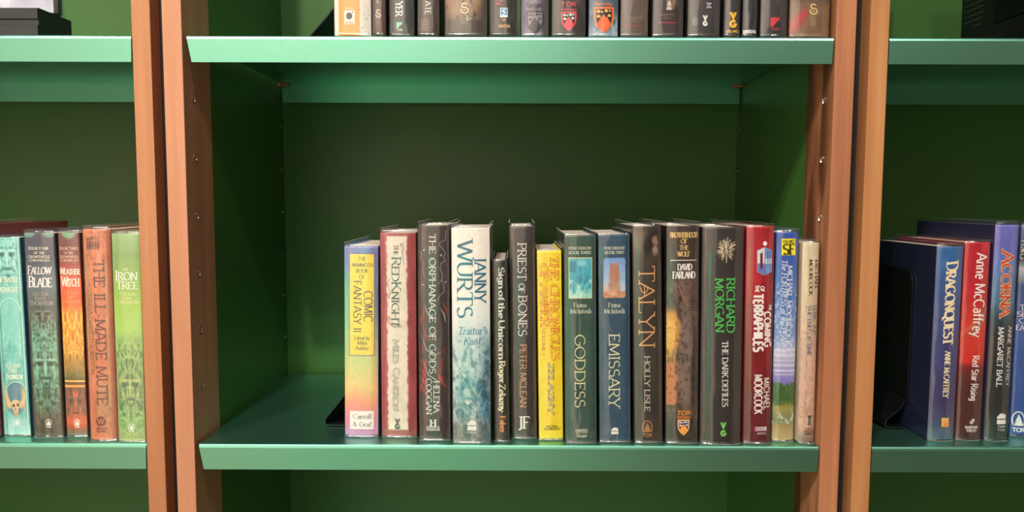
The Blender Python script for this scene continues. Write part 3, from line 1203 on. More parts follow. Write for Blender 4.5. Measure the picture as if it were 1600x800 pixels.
def p_rainbow(u, v):
    n = fbm(u, v, 3, 5, 1)
    c = ramp(v + .05 * (n - .5), [(0, (122, 138, 190)), (.08, (120, 146, 190)), (.2, (112, 190, 158)), (.45, (160, 208, 150)), (.62, (205, 212, 140)),
                                  (.74, (232, 205, 136)), (.82, (238, 160, 128)), (.9, (226, 136, 156)), (1, (188, 138, 196))])
    r = ramp(v, [(0, (120, 128, 175)), (.3, (120, 120, 150)), (.55, (190, 180, 140)), (.75, (235, 180, 140)), (1, (200, 150, 190))])
    return c * (1 - smooth(u, .86, .98)[..., None]) + r * smooth(u, .86, .98)[..., None]


B = Book('main', (535.4, 591, 386, 537, 591, 684), 'rainbow-gradient book with yellow title panel, leftmost on the middle shelf', (112, 130, 185), p_rainbow, group=G_MAIN)
B.rect('title_panel', 544, 396.5, 586, 556.5, (112, 82, 150), 1).rect('title_panel', 545, 397.5, 585, 555.5, (226, 206, 150), 2).rect('title_panel', 546, 398.5, 584, 554.5, (240, 218, 88), 3)
P_ = (92, 66, 92)
B.hor(T, 'THE', 559, 572, 401.5, 408, P_, serif=False, thick=.13, thin=.08)
B.hor(T, 'MAMMOTH', 548.5, 583, 411.5, 417.5, P_, serif=False, thick=.14, thin=.08)
B.hor(T, 'BOOK', 556, 575.5, 420.5, 426.5, P_, serif=False, thick=.14, thin=.08)
B.hor(T, 'OF', 560.7, 570, 430, 436, P_, serif=False, thick=.14, thin=.08)
B.rot(T, 'FANTASY II', 551.5, 564.5, 439, 519.5, P_, serif=False, thick=.12, thin=.07)
B.rot(T, 'COMIC', 568.6, 582.5, 455, 503, P_, serif=False, thick=.12, thin=.07)
B.hor(A_, 'Edited by', 553, 578, 525.5, 531, P_, thick=.15, serif=False)
B.hor(A_, 'Mike', 558, 574, 533, 539, P_, thick=.15, serif=False)
B.hor(A_, 'Ashley', 554.5, 576.5, 541, 547, P_, thick=.15, serif=False)
B.rect('publisher_label', 545.5, 644, 584.5, 673, (244, 234, 232), 2)
B.hor('publisher_lettering', 'Carroll', 550.5, 580.5, 649, 656, (120, 96, 112), thick=.15)
B.hor('publisher_lettering', '& Graf', 550.5, 580.5, 661.5, 668.5, (120, 96, 112), thick=.15)


def p_rose(u, v):
    n = fbm(u, v, 4, 8, 3)
    c = ramp(n, [(0, (138, 58, 64)), (.5, (160, 74, 78)), (1, (178, 92, 94))])
    e = .018 * (fbm(u * 0 + 1, v, 1, 60, 4, 3) - .5) * 4
    e2 = .018 * (fbm(u * 0 + 3, v, 1, 60, 8, 3) - .5) * 4
    m = smooth(u, .185 + e - .02, .185 + e + .02) * (1 - smooth(u, .755 + e2 - .02, .755 + e2 + .02)) * smooth(v, .012, .02) * (1 - smooth(v, .965, .972))
    c2 = ramp(fbm(u, v, 6, 20, 9), [(0, (214, 200, 184)), (1, (240, 228, 214))])
    return c * (1 - m[..., None]) + c2 * m[..., None]


B = Book('main', (592, 650, 364.5, 594.6, 652, 684), 'dusty-rose book with ragged cream stripe down its spine', (150, 66, 72), p_rose, nu=40, nv=160, group=G_MAIN, film=.0055)
K = (78, 70, 74)
B.rot(T, 'THE', 615, 621.5, 383, 399, K, thick=.16, thin=.07)
B.rot(T, 'RedKnight', 611.5, 626, 402, 511, K, thick=.13, thin=.05, smallcaps=.8)
sw = [(626 + 5.5 * math.sin(a) - 3 * q, 383 + 34 * q) for q, a in [(i / 14, i / 14 * 4.4 - .6) for i in range(15)]]
B.line('swash_ornament#1', [(626, 386), (625.5, 381.5), (628.5, 381), (630, 386), (628.5, 396), (629.5, 406), (632, 415)], .8, K)
B.line('swash_ornament#2', [(608, 436), (605, 440), (606, 450), (609, 458), (606.5, 466), (604, 462), (606, 458)], .8, K)
B.line('swash_ornament#3', [(611, 500), (606, 494), (607, 504), (615, 511), (624, 507), (628, 512)], .9, K)
B.rot(A_, 'Miles Cameron', 614, 624, 530, 643, (142, 132, 126), 4, thick=.2, thin=.12, smallcaps=.8)
B.rot(A_, 'Miles Cameron', 614, 624, 530, 643, (228, 216, 204), 5, thick=.09, thin=.03, smallcaps=.8, serif=False)
vg_mark(B, 616, 625.5, 656, 673, (104, 92, 92), (228, 216, 200))


def p_orphan(u, v):
    n = fbm(u, v, 3, 9, 11)
    c = ramp(n, [(0, (40, 35, 37)), (1, (78, 68, 68))])
    for k, (cu, cv, au) in enumerate(((.12, .42, .1), (.16, .55, .08), (.2, .66, .1), (.1, .74, .07), (.72, .66, .09), (.8, .6, .06))):
        c = mixc(c, (170, 44, 44), .8 * blob(u + .25 * (v - cv) * 6, v, cu, cv, au * .45, .045) * (fbm(u, v, 30, 30, k + 40) > .42))
    return c


B = Book('main', (651, 702, 353, 654, 704, 689), 'charcoal book with white capitals and red feather marks', (44, 39, 40), p_orphan, nu=30, nv=150, group=G_MAIN)
Wt = (232, 228, 224)
B.rot(T, 'THE ORPHANAGE OF GODS', 670.5, 680.5, 366, 584, Wt, thick=.15, thin=.07)
B.rot(A_, 'HELENA', 677.5, 686.7, 596, 646, Wt, thick=.15, thin=.07)
B.rot(A_, 'COGGAN', 665, 674, 592, 649, Wt, thick=.15, thin=.07)
B.hor('publisher_logo', 'H', 672, 681, 658, 667, Wt, thick=.3, thin=.12)
B.line('publisher_logo', [(680, 660), (681, 656.5)], 1.3, Wt)
B.hor('publisher_logo', 'HODDER &', 665.5, 687, 668, 670.8, Wt, serif=False, thick=.24, thin=.2)
B.hor('publisher_logo', 'STOUGHTON', 665.5, 687.5, 672, 674.8, Wt, serif=False, thick=.24, thin=.2)
Lc = (176, 170, 166)
B.line('mountain_line_drawing', [(698, 360), (696, 376), (688, 379), (687, 384), (692, 388), (696, 394), (697, 397), (693, 401), (697, 407), (689, 412), (688, 420), (692, 428), (691, 437), (684, 444)], .7, Lc)
B.line('mountain_line_drawing', [(691, 436), (694, 448), (695, 455), (688, 461), (684, 470)], .7, Lc)
B.line('mountain_line_drawing', [(655, 392), (658, 398), (656, 404), (661, 412), (659, 424), (665, 436)], .8, (150, 132, 120))
for a, b in (((688, 398), (690, 400)), ((696, 440), (697, 442)), ((658, 446), (661, 444)), ((660, 390), (662, 392))):
    B.line('mountain_line_drawing', [a, ((a[0] + b[0]) / 2, b[1]), (b[0] + 1, a[1] - 1)], .8, Wt)
for k, pts in enumerate(([(658, 500), (662, 520), (672, 532), (684, 528)], [(657, 520), (664, 545), (678, 556), (692, 548)], [(660, 560), (668, 586), (682, 594), (690, 600)],
                         [(690, 470), (698, 482), (700, 492)], [(688, 480), (695, 492), (697, 505)], [(662, 476), (668, 490), (676, 500)], [(664, 580), (660, 596), (655, 608)])):
    q = np.array(pts, float)
    tt = np.linspace(0, len(q) - 1, 12)
    B.line('feather_drawing', [(np.interp(x, range(len(q)), q[:, 0]), np.interp(x, range(len(q)), q[:, 1])) for x in tt], 1.5, (196, 180, 172) if k % 3 else (188, 70, 66), 3, True)
for k in range(16):
    x, y = 657 + (k % 4) * 2.6, 560 + k * 3.4
    B.line('feather_drawing', [(x, y), (x - 1, y + 4), (x + 1.5, y + 9)], 1.3, (176, 58, 56), 3)
for k in range(5):
    B.line('feather_drawing', [(684 + k * 2, 585 + k), (687 + k * 1.5, 593 + 2 * k), (690 + k * 2, 597 + k * 2)], 1.2, (190, 62, 60), 3)


def p_white(u, v):
    n = fbm(u, v, 4, 10, 21)
    n2 = fbm(u, v, 10, 26, 25)
    c = ramp(v + .06 * (n - .5), [(0, (238, 234, 224)), (.3, (240, 238, 230)), (.42, (226, 234, 232)), (.52, (196, 216, 218)), (.6, (168, 202, 200)), (.72, (130, 178, 176)), (.82, (98, 146, 150)), (1, (84, 108, 112))])
    f = smooth(v, .45, .62)
    c = mixc(c, (206, 226, 222), f * (n2 > .56) * .6)
    c = mixc(c, (52, 100, 124), f * smooth(u, .62, 1) * .85 * (n > .34))
    c = mixc(c, (48, 128, 140), .8 * np.abs(blob(u, v, .45, .755, .30, .055, .2) - blob(u, v, .47, .76, .17, .032, .2)))
    c = mixc(c, (34, 70, 92), .8 * blob(u, v, .93, .74, .16, .1, .4))
    c = mixc(c, (40, 110, 140), .7 * blob(u, v, .82, .83, .16, .05, .4))
    o = ornate(u + .31, v, 5, 16, 27)
    c = mixc(c, (226, 240, 238), .55 * f * o)
    c = mixc(c, (40, 92, 108), .45 * f * (1 - smooth(o, .02, .12)))
    c = mixc(c, (104, 92, 84), .5 * smooth(v, .86, .96) * (n2 > .4))
    return c


B = Book('main', (703.4, 766, 357, 706.5, 767.4, 693.4), 'thick white book fading to sea-blue waves, teal capitals', (226, 222, 214), p_white, nu=44, nv=200, cover2=(220, 216, 208), group=G_MAIN)
Tl = (28, 112, 142)
B.rot(T, 'WURTS', 713.5, 738, 377, 496, Tl, thick=.15, thin=.05)
B.rot(A_, 'JANNY', 742, 760, 401, 472, Tl, thick=.15, thin=.05)
B.hor(T, "Traitor's", 714, 762, 511, 522, (54, 140, 168), thick=.12, thin=.05, slant=.22)
B.hor(T, 'Knot', 724, 751, 527, 538, (70, 150, 172), thick=.12, thin=.05, slant=.22)
flame_mark(B, 730, 744.5, 658, 674.5, (240, 238, 234))
B.hor('publisher_logo', 'Voyager', 730.5, 744, 676, 678.5, (230, 230, 226), serif=False, thick=.2)
for k in range(7):
    a = math.radians(40 + k * 17)
    B.line('fan_drawing', [(731, 633), (731 - 8.5 * math.cos(a), 633 - 8.5 * math.sin(a))], 1.0, (222, 228, 226))


def p_sign(u, v):
    return ramp(fbm(u, v, 4, 12, 31), [(0, (40, 38, 37)), (1, (62, 58, 54))])


B = Book('main', (767.4, 794, 407, 772.5, 797, 690.7), 'slim low black book with bold white lowercase lettering', (40, 38, 38), p_sign, W=.135, bulge=.0028, film=.002, group=G_MAIN)
B.rot(T, 'Sign_of_the_Unicorn', 779, 789, 418.5, 562, (238, 238, 228), thick=.22, thin=.08, track=.03)
B.rot(A_, 'Roger_Zelazny', 780, 790, 565, 645, (236, 240, 200), thick=.22, thin=.08, track=.03)
B.rot('publisher_lettering', 'Faber', 781.5, 790.5, 652, 678, (222, 150, 80), thick=.22, thin=.08)


def p_dark(lo, hi, seed):
    return lambda u, v: ramp(fbm(u, v, 3, 9, seed), [(0, lo), (1, hi)])


B = Book('main', (793.6, 837, 354.6, 798, 839.5, 686.4), 'tall black book, thin white capitals above orange capitals', (46, 42, 43), p_dark((48, 44, 46), (72, 66, 66), 41), group=G_MAIN)
B.rot(T, 'PRIEST', 808.5, 822.5, 380.5, 438, (234, 232, 230), thick=.11, thin=.06)
B.rot(T, 'OF', 810, 820, 443, 457, (234, 232, 230), thick=.12, thin=.07)
B.rot(T, 'BONES', 809.5, 823.5, 462, 525, (234, 232, 230), thick=.11, thin=.06)
B.rot(A_, 'Peter McLean', 812, 823, 538, 638, (212, 158, 112), thick=.12, thin=.09, serif=False, smallcaps=.96)
B.hor('publisher_logo', 'JF', 808.5, 828, 653, 671.5, (236, 234, 232), thick=.17, thin=.07)


def p_yellow(u, v):
    n = fbm(u, v, 3, 8, 51)
    return ramp(n, [(0, (232, 200, 30)), (.5, (240, 214, 44)), (1, (246, 226, 82))])


B = Book('main', (837.7, 878.4, 392.7, 841.6, 881, 689), 'bright yellow book with orange outlined title', (236, 206, 40), p_yellow, bulge=.0012, W=.145, film=.0035, group=G_MAIN)
for lay, col, th, sf in ((4, (222, 110, 40), .27, True), (5, (244, 218, 70), .11, False)):
    B.rot(T, 'THE CHRONICLES', 860, 873.5, 401, 563, col, lay, skew=1.5, thick=th, thin=th * .5, serif=sf, slant=.12)
    B.rot(T, 'OF AMBER', 843, 856, 412, 509, col, lay, skew=1.5, thick=th, thin=th * .5, serif=sf, slant=.12)
B.rot(T, 'VOLUME I', 846, 851, 513, 555, (224, 140, 60), thick=.2, thin=.12)
for lay, col, th, sf in ((4, (60, 54, 60), .3, True), (5, (236, 230, 190), .12, False)):
    B.rot(A_, 'ZELAZNY', 857, 865.5, 569, 648, col, lay, thick=th, thin=th * .55, serif=sf)
B.hor('publisher_lettering', 'NELSON', 853, 872, 667, 669.8, (70, 56, 40), serif=False, thick=.2, thin=.18)
B.hor('publisher_lettering', 'DOUBLEDAY', 849.5, 877, 671, 673.8, (70, 56, 40), serif=False, thick=.2, thin=.18)


def p_linen(base, hi, seed):
    def f(u, v):
        c = ramp(fbm(u, v, 3, 9, seed), [(0, base), (1, hi)])
        return c
    return f


def pic_city(u, v):
    n = fbm(u, v, 5, 7, 61)
    c = ramp(v, [(0, (96, 180, 200)), (.45, (70, 168, 190)), (.75, (112, 196, 200)), (1, (176, 226, 210))])
    c = mixc(c, (150, 214, 222), .8 * blob(u, v, .55, .12, .22, .08, .6))
    c = mixc(c, (44, 128, 152), .8 * ((u < .30) & (v > .08) & (v < .36) & (n > .35)))
    c = mixc(c, (44, 130, 156), .7 * ((np.abs(u - .47) < .03) & (v > .17) & (v < .36)))
    c = mixc(c, (200, 238, 224), .7 * ((n > .58) & (v > .55)))
    c = mixc(c, (36, 132, 150), .6 * ((n < .36) & (v > .45)))
    return c


B = Book('main', (881.5, 931.4, 368, 882.4, 934, 693.4), 'grey-green linen book with turquoise city picture', (52, 76, 68), p_linen((52, 84, 76), (74, 106, 96), 62), bulge=.0016, mat=INKW, film=0.003, cover2=(50, 74, 66), group=G_MAIN)
Iv = (216, 220, 200)
B.hor(S_, 'PERCHERON', 888.7, 924, 386.5, 390.3, Iv, thick=.2, thin=.12)
B.hor(S_, 'BOOK THREE', 888.7, 924.5, 393.3, 397.2, Iv, thick=.2, thin=.12)
B.rect('cover_picture', 888, 402.8, 926, 466.5, (226, 220, 160), 2)
B.picture('cover_picture', 889, 404, 925, 465.3, pic_city)
B.hor(A_, 'Fiona', 896, 916.5, 473, 480, Iv, thick=.15)
B.hor(A_, 'McIntosh', 890.5, 925, 482.5, 489.5, Iv, thick=.15)
B.rot(T, 'GODDESS', 898, 914.5, 523, 638, (226, 226, 180), thick=.11, thin=.06)
B.hor('publisher_lettering', 'HARPER', 899, 919, 673, 677, Iv, thick=.22, thin=.12)
B.rect('publisher_lettering', 899, 678.5, 919.5, 679.2, Iv)
B.hor('publisher_lettering', 'Voyager', 900, 918, 680.5, 685.5, Iv, thick=.16, slant=.2)


def pic_tower(u, v):
    n = fbm(u, v, 6, 10, 71)
    c = ramp(v, [(0, (120, 160, 214)), (.5, (150, 184, 220)), (.8, (190, 206, 222)), (1, (216, 190, 160))])
    wd = .2 + .10 * np.clip(v, 0, 1) + .05 * (n - .5)
    m = (np.abs(u - .5) < wd) & (v > .12 + .10 * (vnoise(u * 14, v * 0, 5) - .3))
    t_ = ramp(np.clip(v * .7 + .5 * (n - .4) + .25 * u, 0, 1), [(0, (196, 112, 96)), (.5, (176, 132, 112)), (1, (208, 180, 150))])
    c = np.where(m[..., None], t_, c)
    m2 = (np.abs(u - .10) < .055 - .05 * (1 - smooth(v, .55, .75))) & (v > .55)
    c = np.where(m2[..., None], np.array((206, 170, 150.)), c)
    g = v > .80 + .05 * n - .03 * (u < .2)
    g_ = ramp(n, [(0, (168, 92, 62)), (1, (232, 200, 170))])
    return np.where(g[..., None], g_, c)


B = Book('main', (933, 985.6, 367, 936.6, 986, 692), 'slate-blue linen book with picture of a ruined tower', (44, 70, 92), p_linen((48, 78, 102), (68, 102, 126), 72), bulge=.0016, mat=INKW, film=.003, group=G_MAIN)
B.hor(S_, 'PERCHERON', 943, 977, 386.5, 390.3, Iv, thick=.2, thin=.12)
B.hor(S_, 'BOOK TWO', 944.5, 976, 393.3, 397.2, Iv, thick=.2, thin=.12)
B.picture('cover_picture', 942, 403.5, 978.5, 465.5, pic_tower, 26, 44, 3, .10)
B.hor(A_, 'Fiona', 950, 970, 473, 480, Iv, thick=.15)
B.hor(A_, 'McIntosh', 943.5, 977.5, 482.5, 489.5, Iv, thick=.15)
B.rot(T, 'EMISSARY', 951.5, 968.5, 522.5, 638, (226, 226, 180), thick=.11, thin=.06)
flame_mark(B, 955, 966.5, 670, 681, (236, 236, 226))


def p_talyn(u, v):
    n = fbm(u, v, 4, 12, 81)
    c = ramp(n, [(0, (44, 39, 36)), (1, (72, 64, 58))])
    c = mixc(c, (128, 114, 100), .75 * blob(u, v, .22, .06, .34, .06, .6))
    c = mixc(c, (24, 20, 20), .85 * blob(u, v, .72, .10, .36, .075, .3))
    c = mixc(c, (168, 132, 108), .85 * blob(u, v, .80, .065, .14, .022, .4) * (n > .4))
    c = mixc(c, (190, 160, 144), .8 * blob(u, v, .78, .112, .11, .024, .4) * (n > .36))
    c = mixc(c, (90, 74, 60), .6 * blob(u, v, .7, .15, .25, .03, .6))
    return c


B = Book('main', (988, 1035, 354.6, 991.4, 1037, 693.4), 'dark bronze book with tall copper title and shadowed face', (48, 44, 42), p_talyn, nu=36, nv=170, cover2=(52, 48, 46), group=G_MAIN)
Cu = (222, 166, 108)
B.rot(T, 'TALYN', 998, 1023.5, 416, 543, Cu, thick=.085, thin=.05)
B.line(T, [(999, 448), (1003, 456), (1008, 458), (1013, 452), (1009, 446)], 1.4, Cu, 4)
B.rot(A_, 'HOLLY LISLE', 1007, 1015.5, 557, 645, (214, 210, 200), thick=.16, thin=.08)
tor_mark(B, 1011.5, 671.5, 17, 27, (176, 128, 88))


def p_wolf(u, v):
    n = fbm(u, v, 4, 12, 91)
    n2 = fbm(u, v, 12, 30, 95)
    c = ramp(n, [(0, (38, 31, 30)), (1, (80, 66, 60))])
    c = mixc(c, (128, 100, 92), .7 * blob(u, v, .5, .30, .32, .08, .5) * (n2 > .45))
    eg = .10 + .34 * fbm(u * 0, v, 1, 9, 97) + .18 * blob(u, v, .3, .5, .5, .06, .8)
    c = mixc(c, (226, 156, 40), .95 * (1 - smooth(u, eg - .03, eg + .06)) * smooth(v, .36, .41) * (1 - smooth(v, .58, .66)))
    c = mixc(c, (248, 196, 84), .6 * (1 - smooth(u, eg - .16, eg - .06)) * smooth(v, .40, .45) * (1 - smooth(v, .54, .58)))
    c = mixc(c, (206, 120, 56), .9 * (1 - smooth(u, .12 + .3 * n2, .24 + .3 * n2)) * smooth(v, .60, .64) * (1 - smooth(v, .82, .825)))
    c = mixc(c, (150, 128, 120), .7 * blob(u, v, .58, .62, .25, .26, .4))
    c = mixc(c, (104, 96, 56), .6 * smooth(v, .8, .86) * (n2 > .45) * (u > .35))
    c = mixc(c, (30, 26, 26), .8 * blob(u, v, .9, .7, .14, .16, .3))
    o = ornate(u + .37, v, 5, 22, 99)
    c = mixc(c, (150, 118, 104), .5 * o * smooth(v, .2, .25))
    c = mixc(c, (24, 20, 20), .4 * (1 - smooth(o, .01, .1)) * smooth(v, .2, .25))
    c = mixc(c, (48, 44, 42), .85 * smooth(v, .88, .9))
    return c


B = Book('main', (1041.6, 1095, 354, 1040, 1092.7, 694), 'dark brown fantasy-art book with gold and white capitals above an orange patch', (42, 36, 35), p_wolf, nu=44, nv=190, film=.005, group=G_MAIN)
Go = (236, 200, 132)
B.hor(T, 'BROTHERHOOD', 1047, 1092, 364, 371.7, Go, thick=.17, thin=.07, track=.02)
B.hor(T, 'OF', 1064, 1074.5, 374, 381, Go, thick=.17, thin=.07)
B.hor(T, 'THE', 1062, 1076.5, 384, 390.6, Go, thick=.17, thin=.07)
B.hor(T, 'WOLF', 1058.7, 1079, 393.6, 400.8, Go, thick=.17, thin=.07)
B.rect('divider_line', 1047, 406.3, 1090, 407.4, (236, 232, 226))
B.hor(A_, 'DAVID', 1058.7, 1082.7, 412.6, 422, (244, 242, 238), thick=.17, thin=.07)
B.hor(A_, 'FARLAND', 1051, 1088, 424.6, 434.8, (244, 242, 238), thick=.17, thin=.07)
for k in range(9):
    B.line('spine_artwork', [(1056 + k * 3, 440 + (k % 3) * 5), (1062 + k * 2, 452 + k), (1068 + k, 470 + (k % 4) * 3)], .8, (142, 108, 98), 2)
for k in range(5):
    B.line('spine_artwork', [(1076, 476 + k * 4), (1088, 472 + k * 5)], .8, (130, 106, 96), 2)
B.hor('publisher_logo', 'TOR', 1057.5, 1080, 644, 650, (226, 142, 60), serif=False, thick=.24, thin=.22)
B.hor('publisher_logo', 'fantasy', 1057.5, 1080, 650.5, 656, (214, 124, 52), serif=False, thick=.2, thin=.16)
shield(B, 1058.5, 1078.5, 657.5, 683, (238, 190, 130), (86, 62, 120), (240, 236, 232), (238, 168, 74))

B = Book('main', (1100, 1164.6, 356, 1093, 1161, 696), 'thick black book with green author capitals and thorny silver emblem', (36, 34, 34), p_dark((36, 34, 34), (60, 56, 54), 101), film=.0055, bulge=.0055, group=G_MAIN)
r_ = random.Random(8)
for k in range(110):
    a = math.radians(r_.uniform(-72, 252))
    r0, r1 = r_.uniform(2, 6), r_.uniform(9, 17.5)
    cx, cy = 1135.5, 390 - r_.uniform(-6, 4)
    x0, y0, x1, y1 = cx + r0 * math.cos(a), cy - r0 * math.sin(a), cx + r1 * math.cos(a) * .95, cy - r1 * math.sin(a) * 1.05
    B.line('thorny_emblem', [(x0, y0), ((x0 + x1) / 2 + r_.uniform(-2, 2), (y0 + y1) / 2), (x1, y1)], r_.uniform(.7, 1.2), r_.choice([(196, 176, 150), (150, 130, 108), (220, 206, 184), (120, 104, 88)]), 3)
B.poly('thorny_emblem', [(1131, 378), (1135.5, 384), (1140, 378), (1141, 390), (1138, 402), (1135.5, 412), (1133, 402), (1130, 390)], (108, 94, 80), 3)
B.line('thorny_emblem', [(1135.5, 378), (1135.5, 411)], .9, (214, 198, 176), 4)
for s_ in (-1, 1):
    B.line('thorny_emblem', [(1135.5 + s_ * 1.5, 388), (1135.5 + s_ * 4, 392), (1135.5 + s_ * 2, 402)], .9, (30, 26, 24), 5)
Gr = (84, 186, 88)
B.rot(A_, 'RICHARD', 1136, 1149, 435, 520, Gr, thick=.19, thin=.09)
B.rot(A_, 'MORGAN', 1118, 1131, 435, 519, Gr, thick=.19, thin=.09)
B.rot(T, 'THE DARK DEFILES', 1129, 1138, 533, 637, (226, 224, 220), thick=.17, thin=.09)
vg_mark(B, 1125.5, 1136, 662, 684.5, (124, 200, 104), (40, 40, 36))


def p_red(u, v):
    n = fbm(u, v, 4, 10, 111)
    c = ramp(v, [(0, (168, 32, 46)), (.2, (172, 36, 46)), (.45, (140, 26, 36)), (.75, (110, 24, 30)), (1, (88, 26, 32))])
    c = c * (.8 + .4 * n)[..., None]
    c = mixc(c, (84, 16, 22), .7 * ((n > .5) & (np.abs(v - .28) < .11) & (u > .55)))
    return c


def pic_box(u, v):
    c = ramp(v, [(0, (214, 222, 236)), (.3, (232, 238, 246)), (.52, (246, 246, 250)), (.58, (120, 140, 196)), (.8, (84, 120, 190)), (1, (150, 180, 220))])
    d = ramp(v, [(0, (140, 170, 214)), (.35, (96, 140, 204)), (.55, (190, 214, 236)), (.62, (70, 104, 176)), (1, (120, 170, 220))])
    return np.where((u > .5)[..., None], d, c)


B = Book('main', (1166, 1213.5, 354.6, 1162, 1205, 694), 'deep red book with silver-blue box emblem and white block capitals', (150, 30, 42), p_red, nu=30, nv=120, film=.003, group=G_MAIN)
x0, x1, y0, y1, cx = 1183, 1209, 386.5, 430, 1196.5
B.poly('box_emblem', [(x0, y0 + 5), (cx - .4, y0), (cx - .4, y1), (x0, y1 - 5)], (206, 212, 226), 3)
B.poly('box_emblem', [(cx + .6, y0), (x1, y0 + 5), (x1, y1 - 5), (cx + .6, y1)], (112, 148, 206), 3)
B.poly('box_emblem', [(x0 + .4, y0 + 25), (cx - .4, y0 + 25), (cx - .4, y1 - .6), (x0 + .4, y1 - 5.2)], (98, 126, 190), 4)
B.poly('box_emblem', [(cx + .6, y0 + 18), (x1 - .4, y0 + 18), (x1 - .4, y0 + 26), (cx + .6, y0 + 26)], (208, 222, 238), 4)
B.poly('box_emblem', [(x0 + 5, y0 + 10), (cx - 4.2, y0 + 8), (cx - 4.2, y1 - 9), (x0 + 5, y1 - 11)], (120, 26, 38), 5)
for xx in (cx + 4.3, cx + 8):
    B.rect('box_emblem', xx, y0 + 6, xx + 1.3, y1 - 15, (46, 74, 150), 5)
B.ell('box_emblem', cx, 381, 3.6, 3.6, (248, 220, 226), 4)
B.ell('box_emblem', cx, 381, 2.0, 2.0, (255, 252, 252), 5)
Wh = (236, 230, 226)
st = dict(serif=False, thick=.24, thin=.22, track=.1)
B.rot(T, 'OF', 1189, 1195, 447, 456, Wh, **st)
B.rot(T, 'THE', 1180, 1186, 445.5, 456.5, Wh, **st)
B.rot(T, 'THE', 1203.5, 1208, 476, 485, Wh, **st)
B.rot(T, 'COMING', 1195.5, 1206.5, 487, 542, Wh, **st)
B.rot(T, 'TERRAPHILES', 1177.5, 1192.5, 459, 549, Wh, **st)
st = dict(serif=False, thick=.16, thin=.15, track=.1)
B.rot(A_, 'MICHAEL', 1194.5, 1204, 591, 642, Wh, **st)
B.rot(A_, 'MOORCOCK', 1179, 1191.5, 586, 648, Wh, **st)
for k in range(3):
    B.rect('publisher_logo', 1181.5 + k * 6, 669, 1186.7 + k * 6, 675.5, (236, 226, 228), 3)
    B.hor('publisher_logo', 'BBC'[k], 1182.6 + k * 6, 1185.6 + k * 6, 670, 674.5, (140, 40, 100), 5, serif=False, thick=.2, thin=.2)
B.rect('publisher_logo', 1178.5, 668, 1181.5, 676.5, (170, 50, 130), 2)
B.hor('publisher_logo', 'BOOKS', 1184, 1197.5, 678, 681, (214, 200, 204), serif=False, thick=.18, thin=.16)


def p_pearl(u, v):
    n = fbm(u, v, 4, 10, 121)
    n2 = fbm(u, v, 10, 40, 125)
    c = ramp(v, [(0, (52, 84, 168)), (.15, (54, 92, 176)), (.35, (82, 122, 190)), (.5, (120, 150, 204)), (.58, (190, 190, 220)), (.66, (150, 150, 204)), (.72, (128, 118, 188)),
                 (.74, (84, 118, 60)), (.80, (60, 96, 44)), (.84, (156, 150, 78)), (.9, (120, 132, 90)), (.93, (168, 146, 96)), (1, (190, 164, 120))])
    c = mixc(c, (214, 226, 240), .7 * smooth(fbm(u, v, 16, 70, 127), .56, .68) * smooth(v, .2, .3) * (v < .58))
    band = (np.sin(v * 260) > .3) & (v > .55) & (v < .68)
    c = mixc(c, (226, 218, 232), .7 * band)
    c = mixc(c, (56, 92, 38), .85 * ((n > .45) & (v > .72) & (v < .83)))
    c = mixc(c, (226, 228, 226), .7 * ((n2 > .6) & (v > .86) & (v < .92)))
    return c


B = Book('main', (1214, 1252, 364, 1205.4, 1244.4, 690.7), 'blue book with yellow square and painted landscape at its foot', (56, 84, 160), p_pearl, nu=28, nv=190, group=G_MAIN)
B.rect('series_label', 1221.8, 373.5, 1246, 399, (242, 230, 44), 2)
B.hor('series_label', 'GOLLANCZ', 1223.5, 1244, 375.5, 380, (90, 76, 30), thick=.2, thin=.12)
B.hor('series_label', 'SF', 1224, 1244.5, 382, 397.5, (60, 52, 22), thick=.24, thin=.09)
B.rot(A_, 'MICHAEL MOORCOCK', 1232.5, 1240.5, 415, 540, (232, 236, 242), skew=-3, thick=.17, thin=.08, track=.03)
B.rot(T, 'The FORTRESS of the PEARL', 1223, 1231.5, 405.5, 543, (226, 232, 242), skew=-3, thick=.15, thin=.07, slant=.22, track=.03)


def p_tan(u, v):
    n = fbm(u, v, 4, 10, 131)
    n2 = fbm(u, v, 14, 26, 133)
    c = ramp(v, [(0, (214, 200, 170)), (.25, (210, 190, 160)), (.5, (204, 172, 150)), (.8, (206, 166, 146)), (.93, (196, 160, 140)), (1, (120, 104, 92))])
    c = c * (.88 + .24 * n)[..., None]
    c = mixc(c, (140, 104, 84), .55 * ((np.abs(n2 - .5) < .025) & (v > .3)))
    return c


B = Book('main', (1252.6, 1289, 380.5, 1245.6, 1278, 694), 'pale tan book, rightmost on the middle shelf against the post', (200, 180, 150), p_tan, nu=28, nv=140, film=.0038, W=.14, group=G_MAIN)
Bk = (54, 44, 40)
B.rot(A_, 'MICHAEL', 1277.5, 1284.5, 406, 453, Bk, thick=.15, thin=.07)
B.rot(A_, 'MOORCOCK', 1264.8, 1272.5, 406, 461, Bk, thick=.15, thin=.07)
B.rot(T, 'ELRIC AT', 1274, 1281, 477, 520, (120, 130, 150), thick=.17, thin=.09)
B.rot(T, 'THE END OF TIME', 1262.5, 1270, 477, 556, (120, 130, 150), thick=.17, thin=.09)
B.ell('publisher_logo', 1268, 658, 4.8, 9, (208, 190, 164), 2)
B.rect('publisher_logo', 1265, 653, 1271, 666, (62, 84, 76), 3)
B.rect('publisher_logo', 1263.6, 650.5, 1272.4, 654, (72, 94, 84), 4)
B.rect('publisher_logo', 1267.6, 655, 1268.6, 666, (170, 160, 140), 4)
B.hor('publisher_lettering', 'NEW', 1261.5, 1274, 671, 673.6, Bk, thick=.2, thin=.14)
B.hor('publisher_lettering', 'ENGLISH', 1257.5, 1277, 675, 677.6, Bk, thick=.2, thin=.14)
B.hor('publisher_lettering', 'LIBRARY', 1258, 1277, 679, 681.6, Bk, thick=.2, thin=.14)

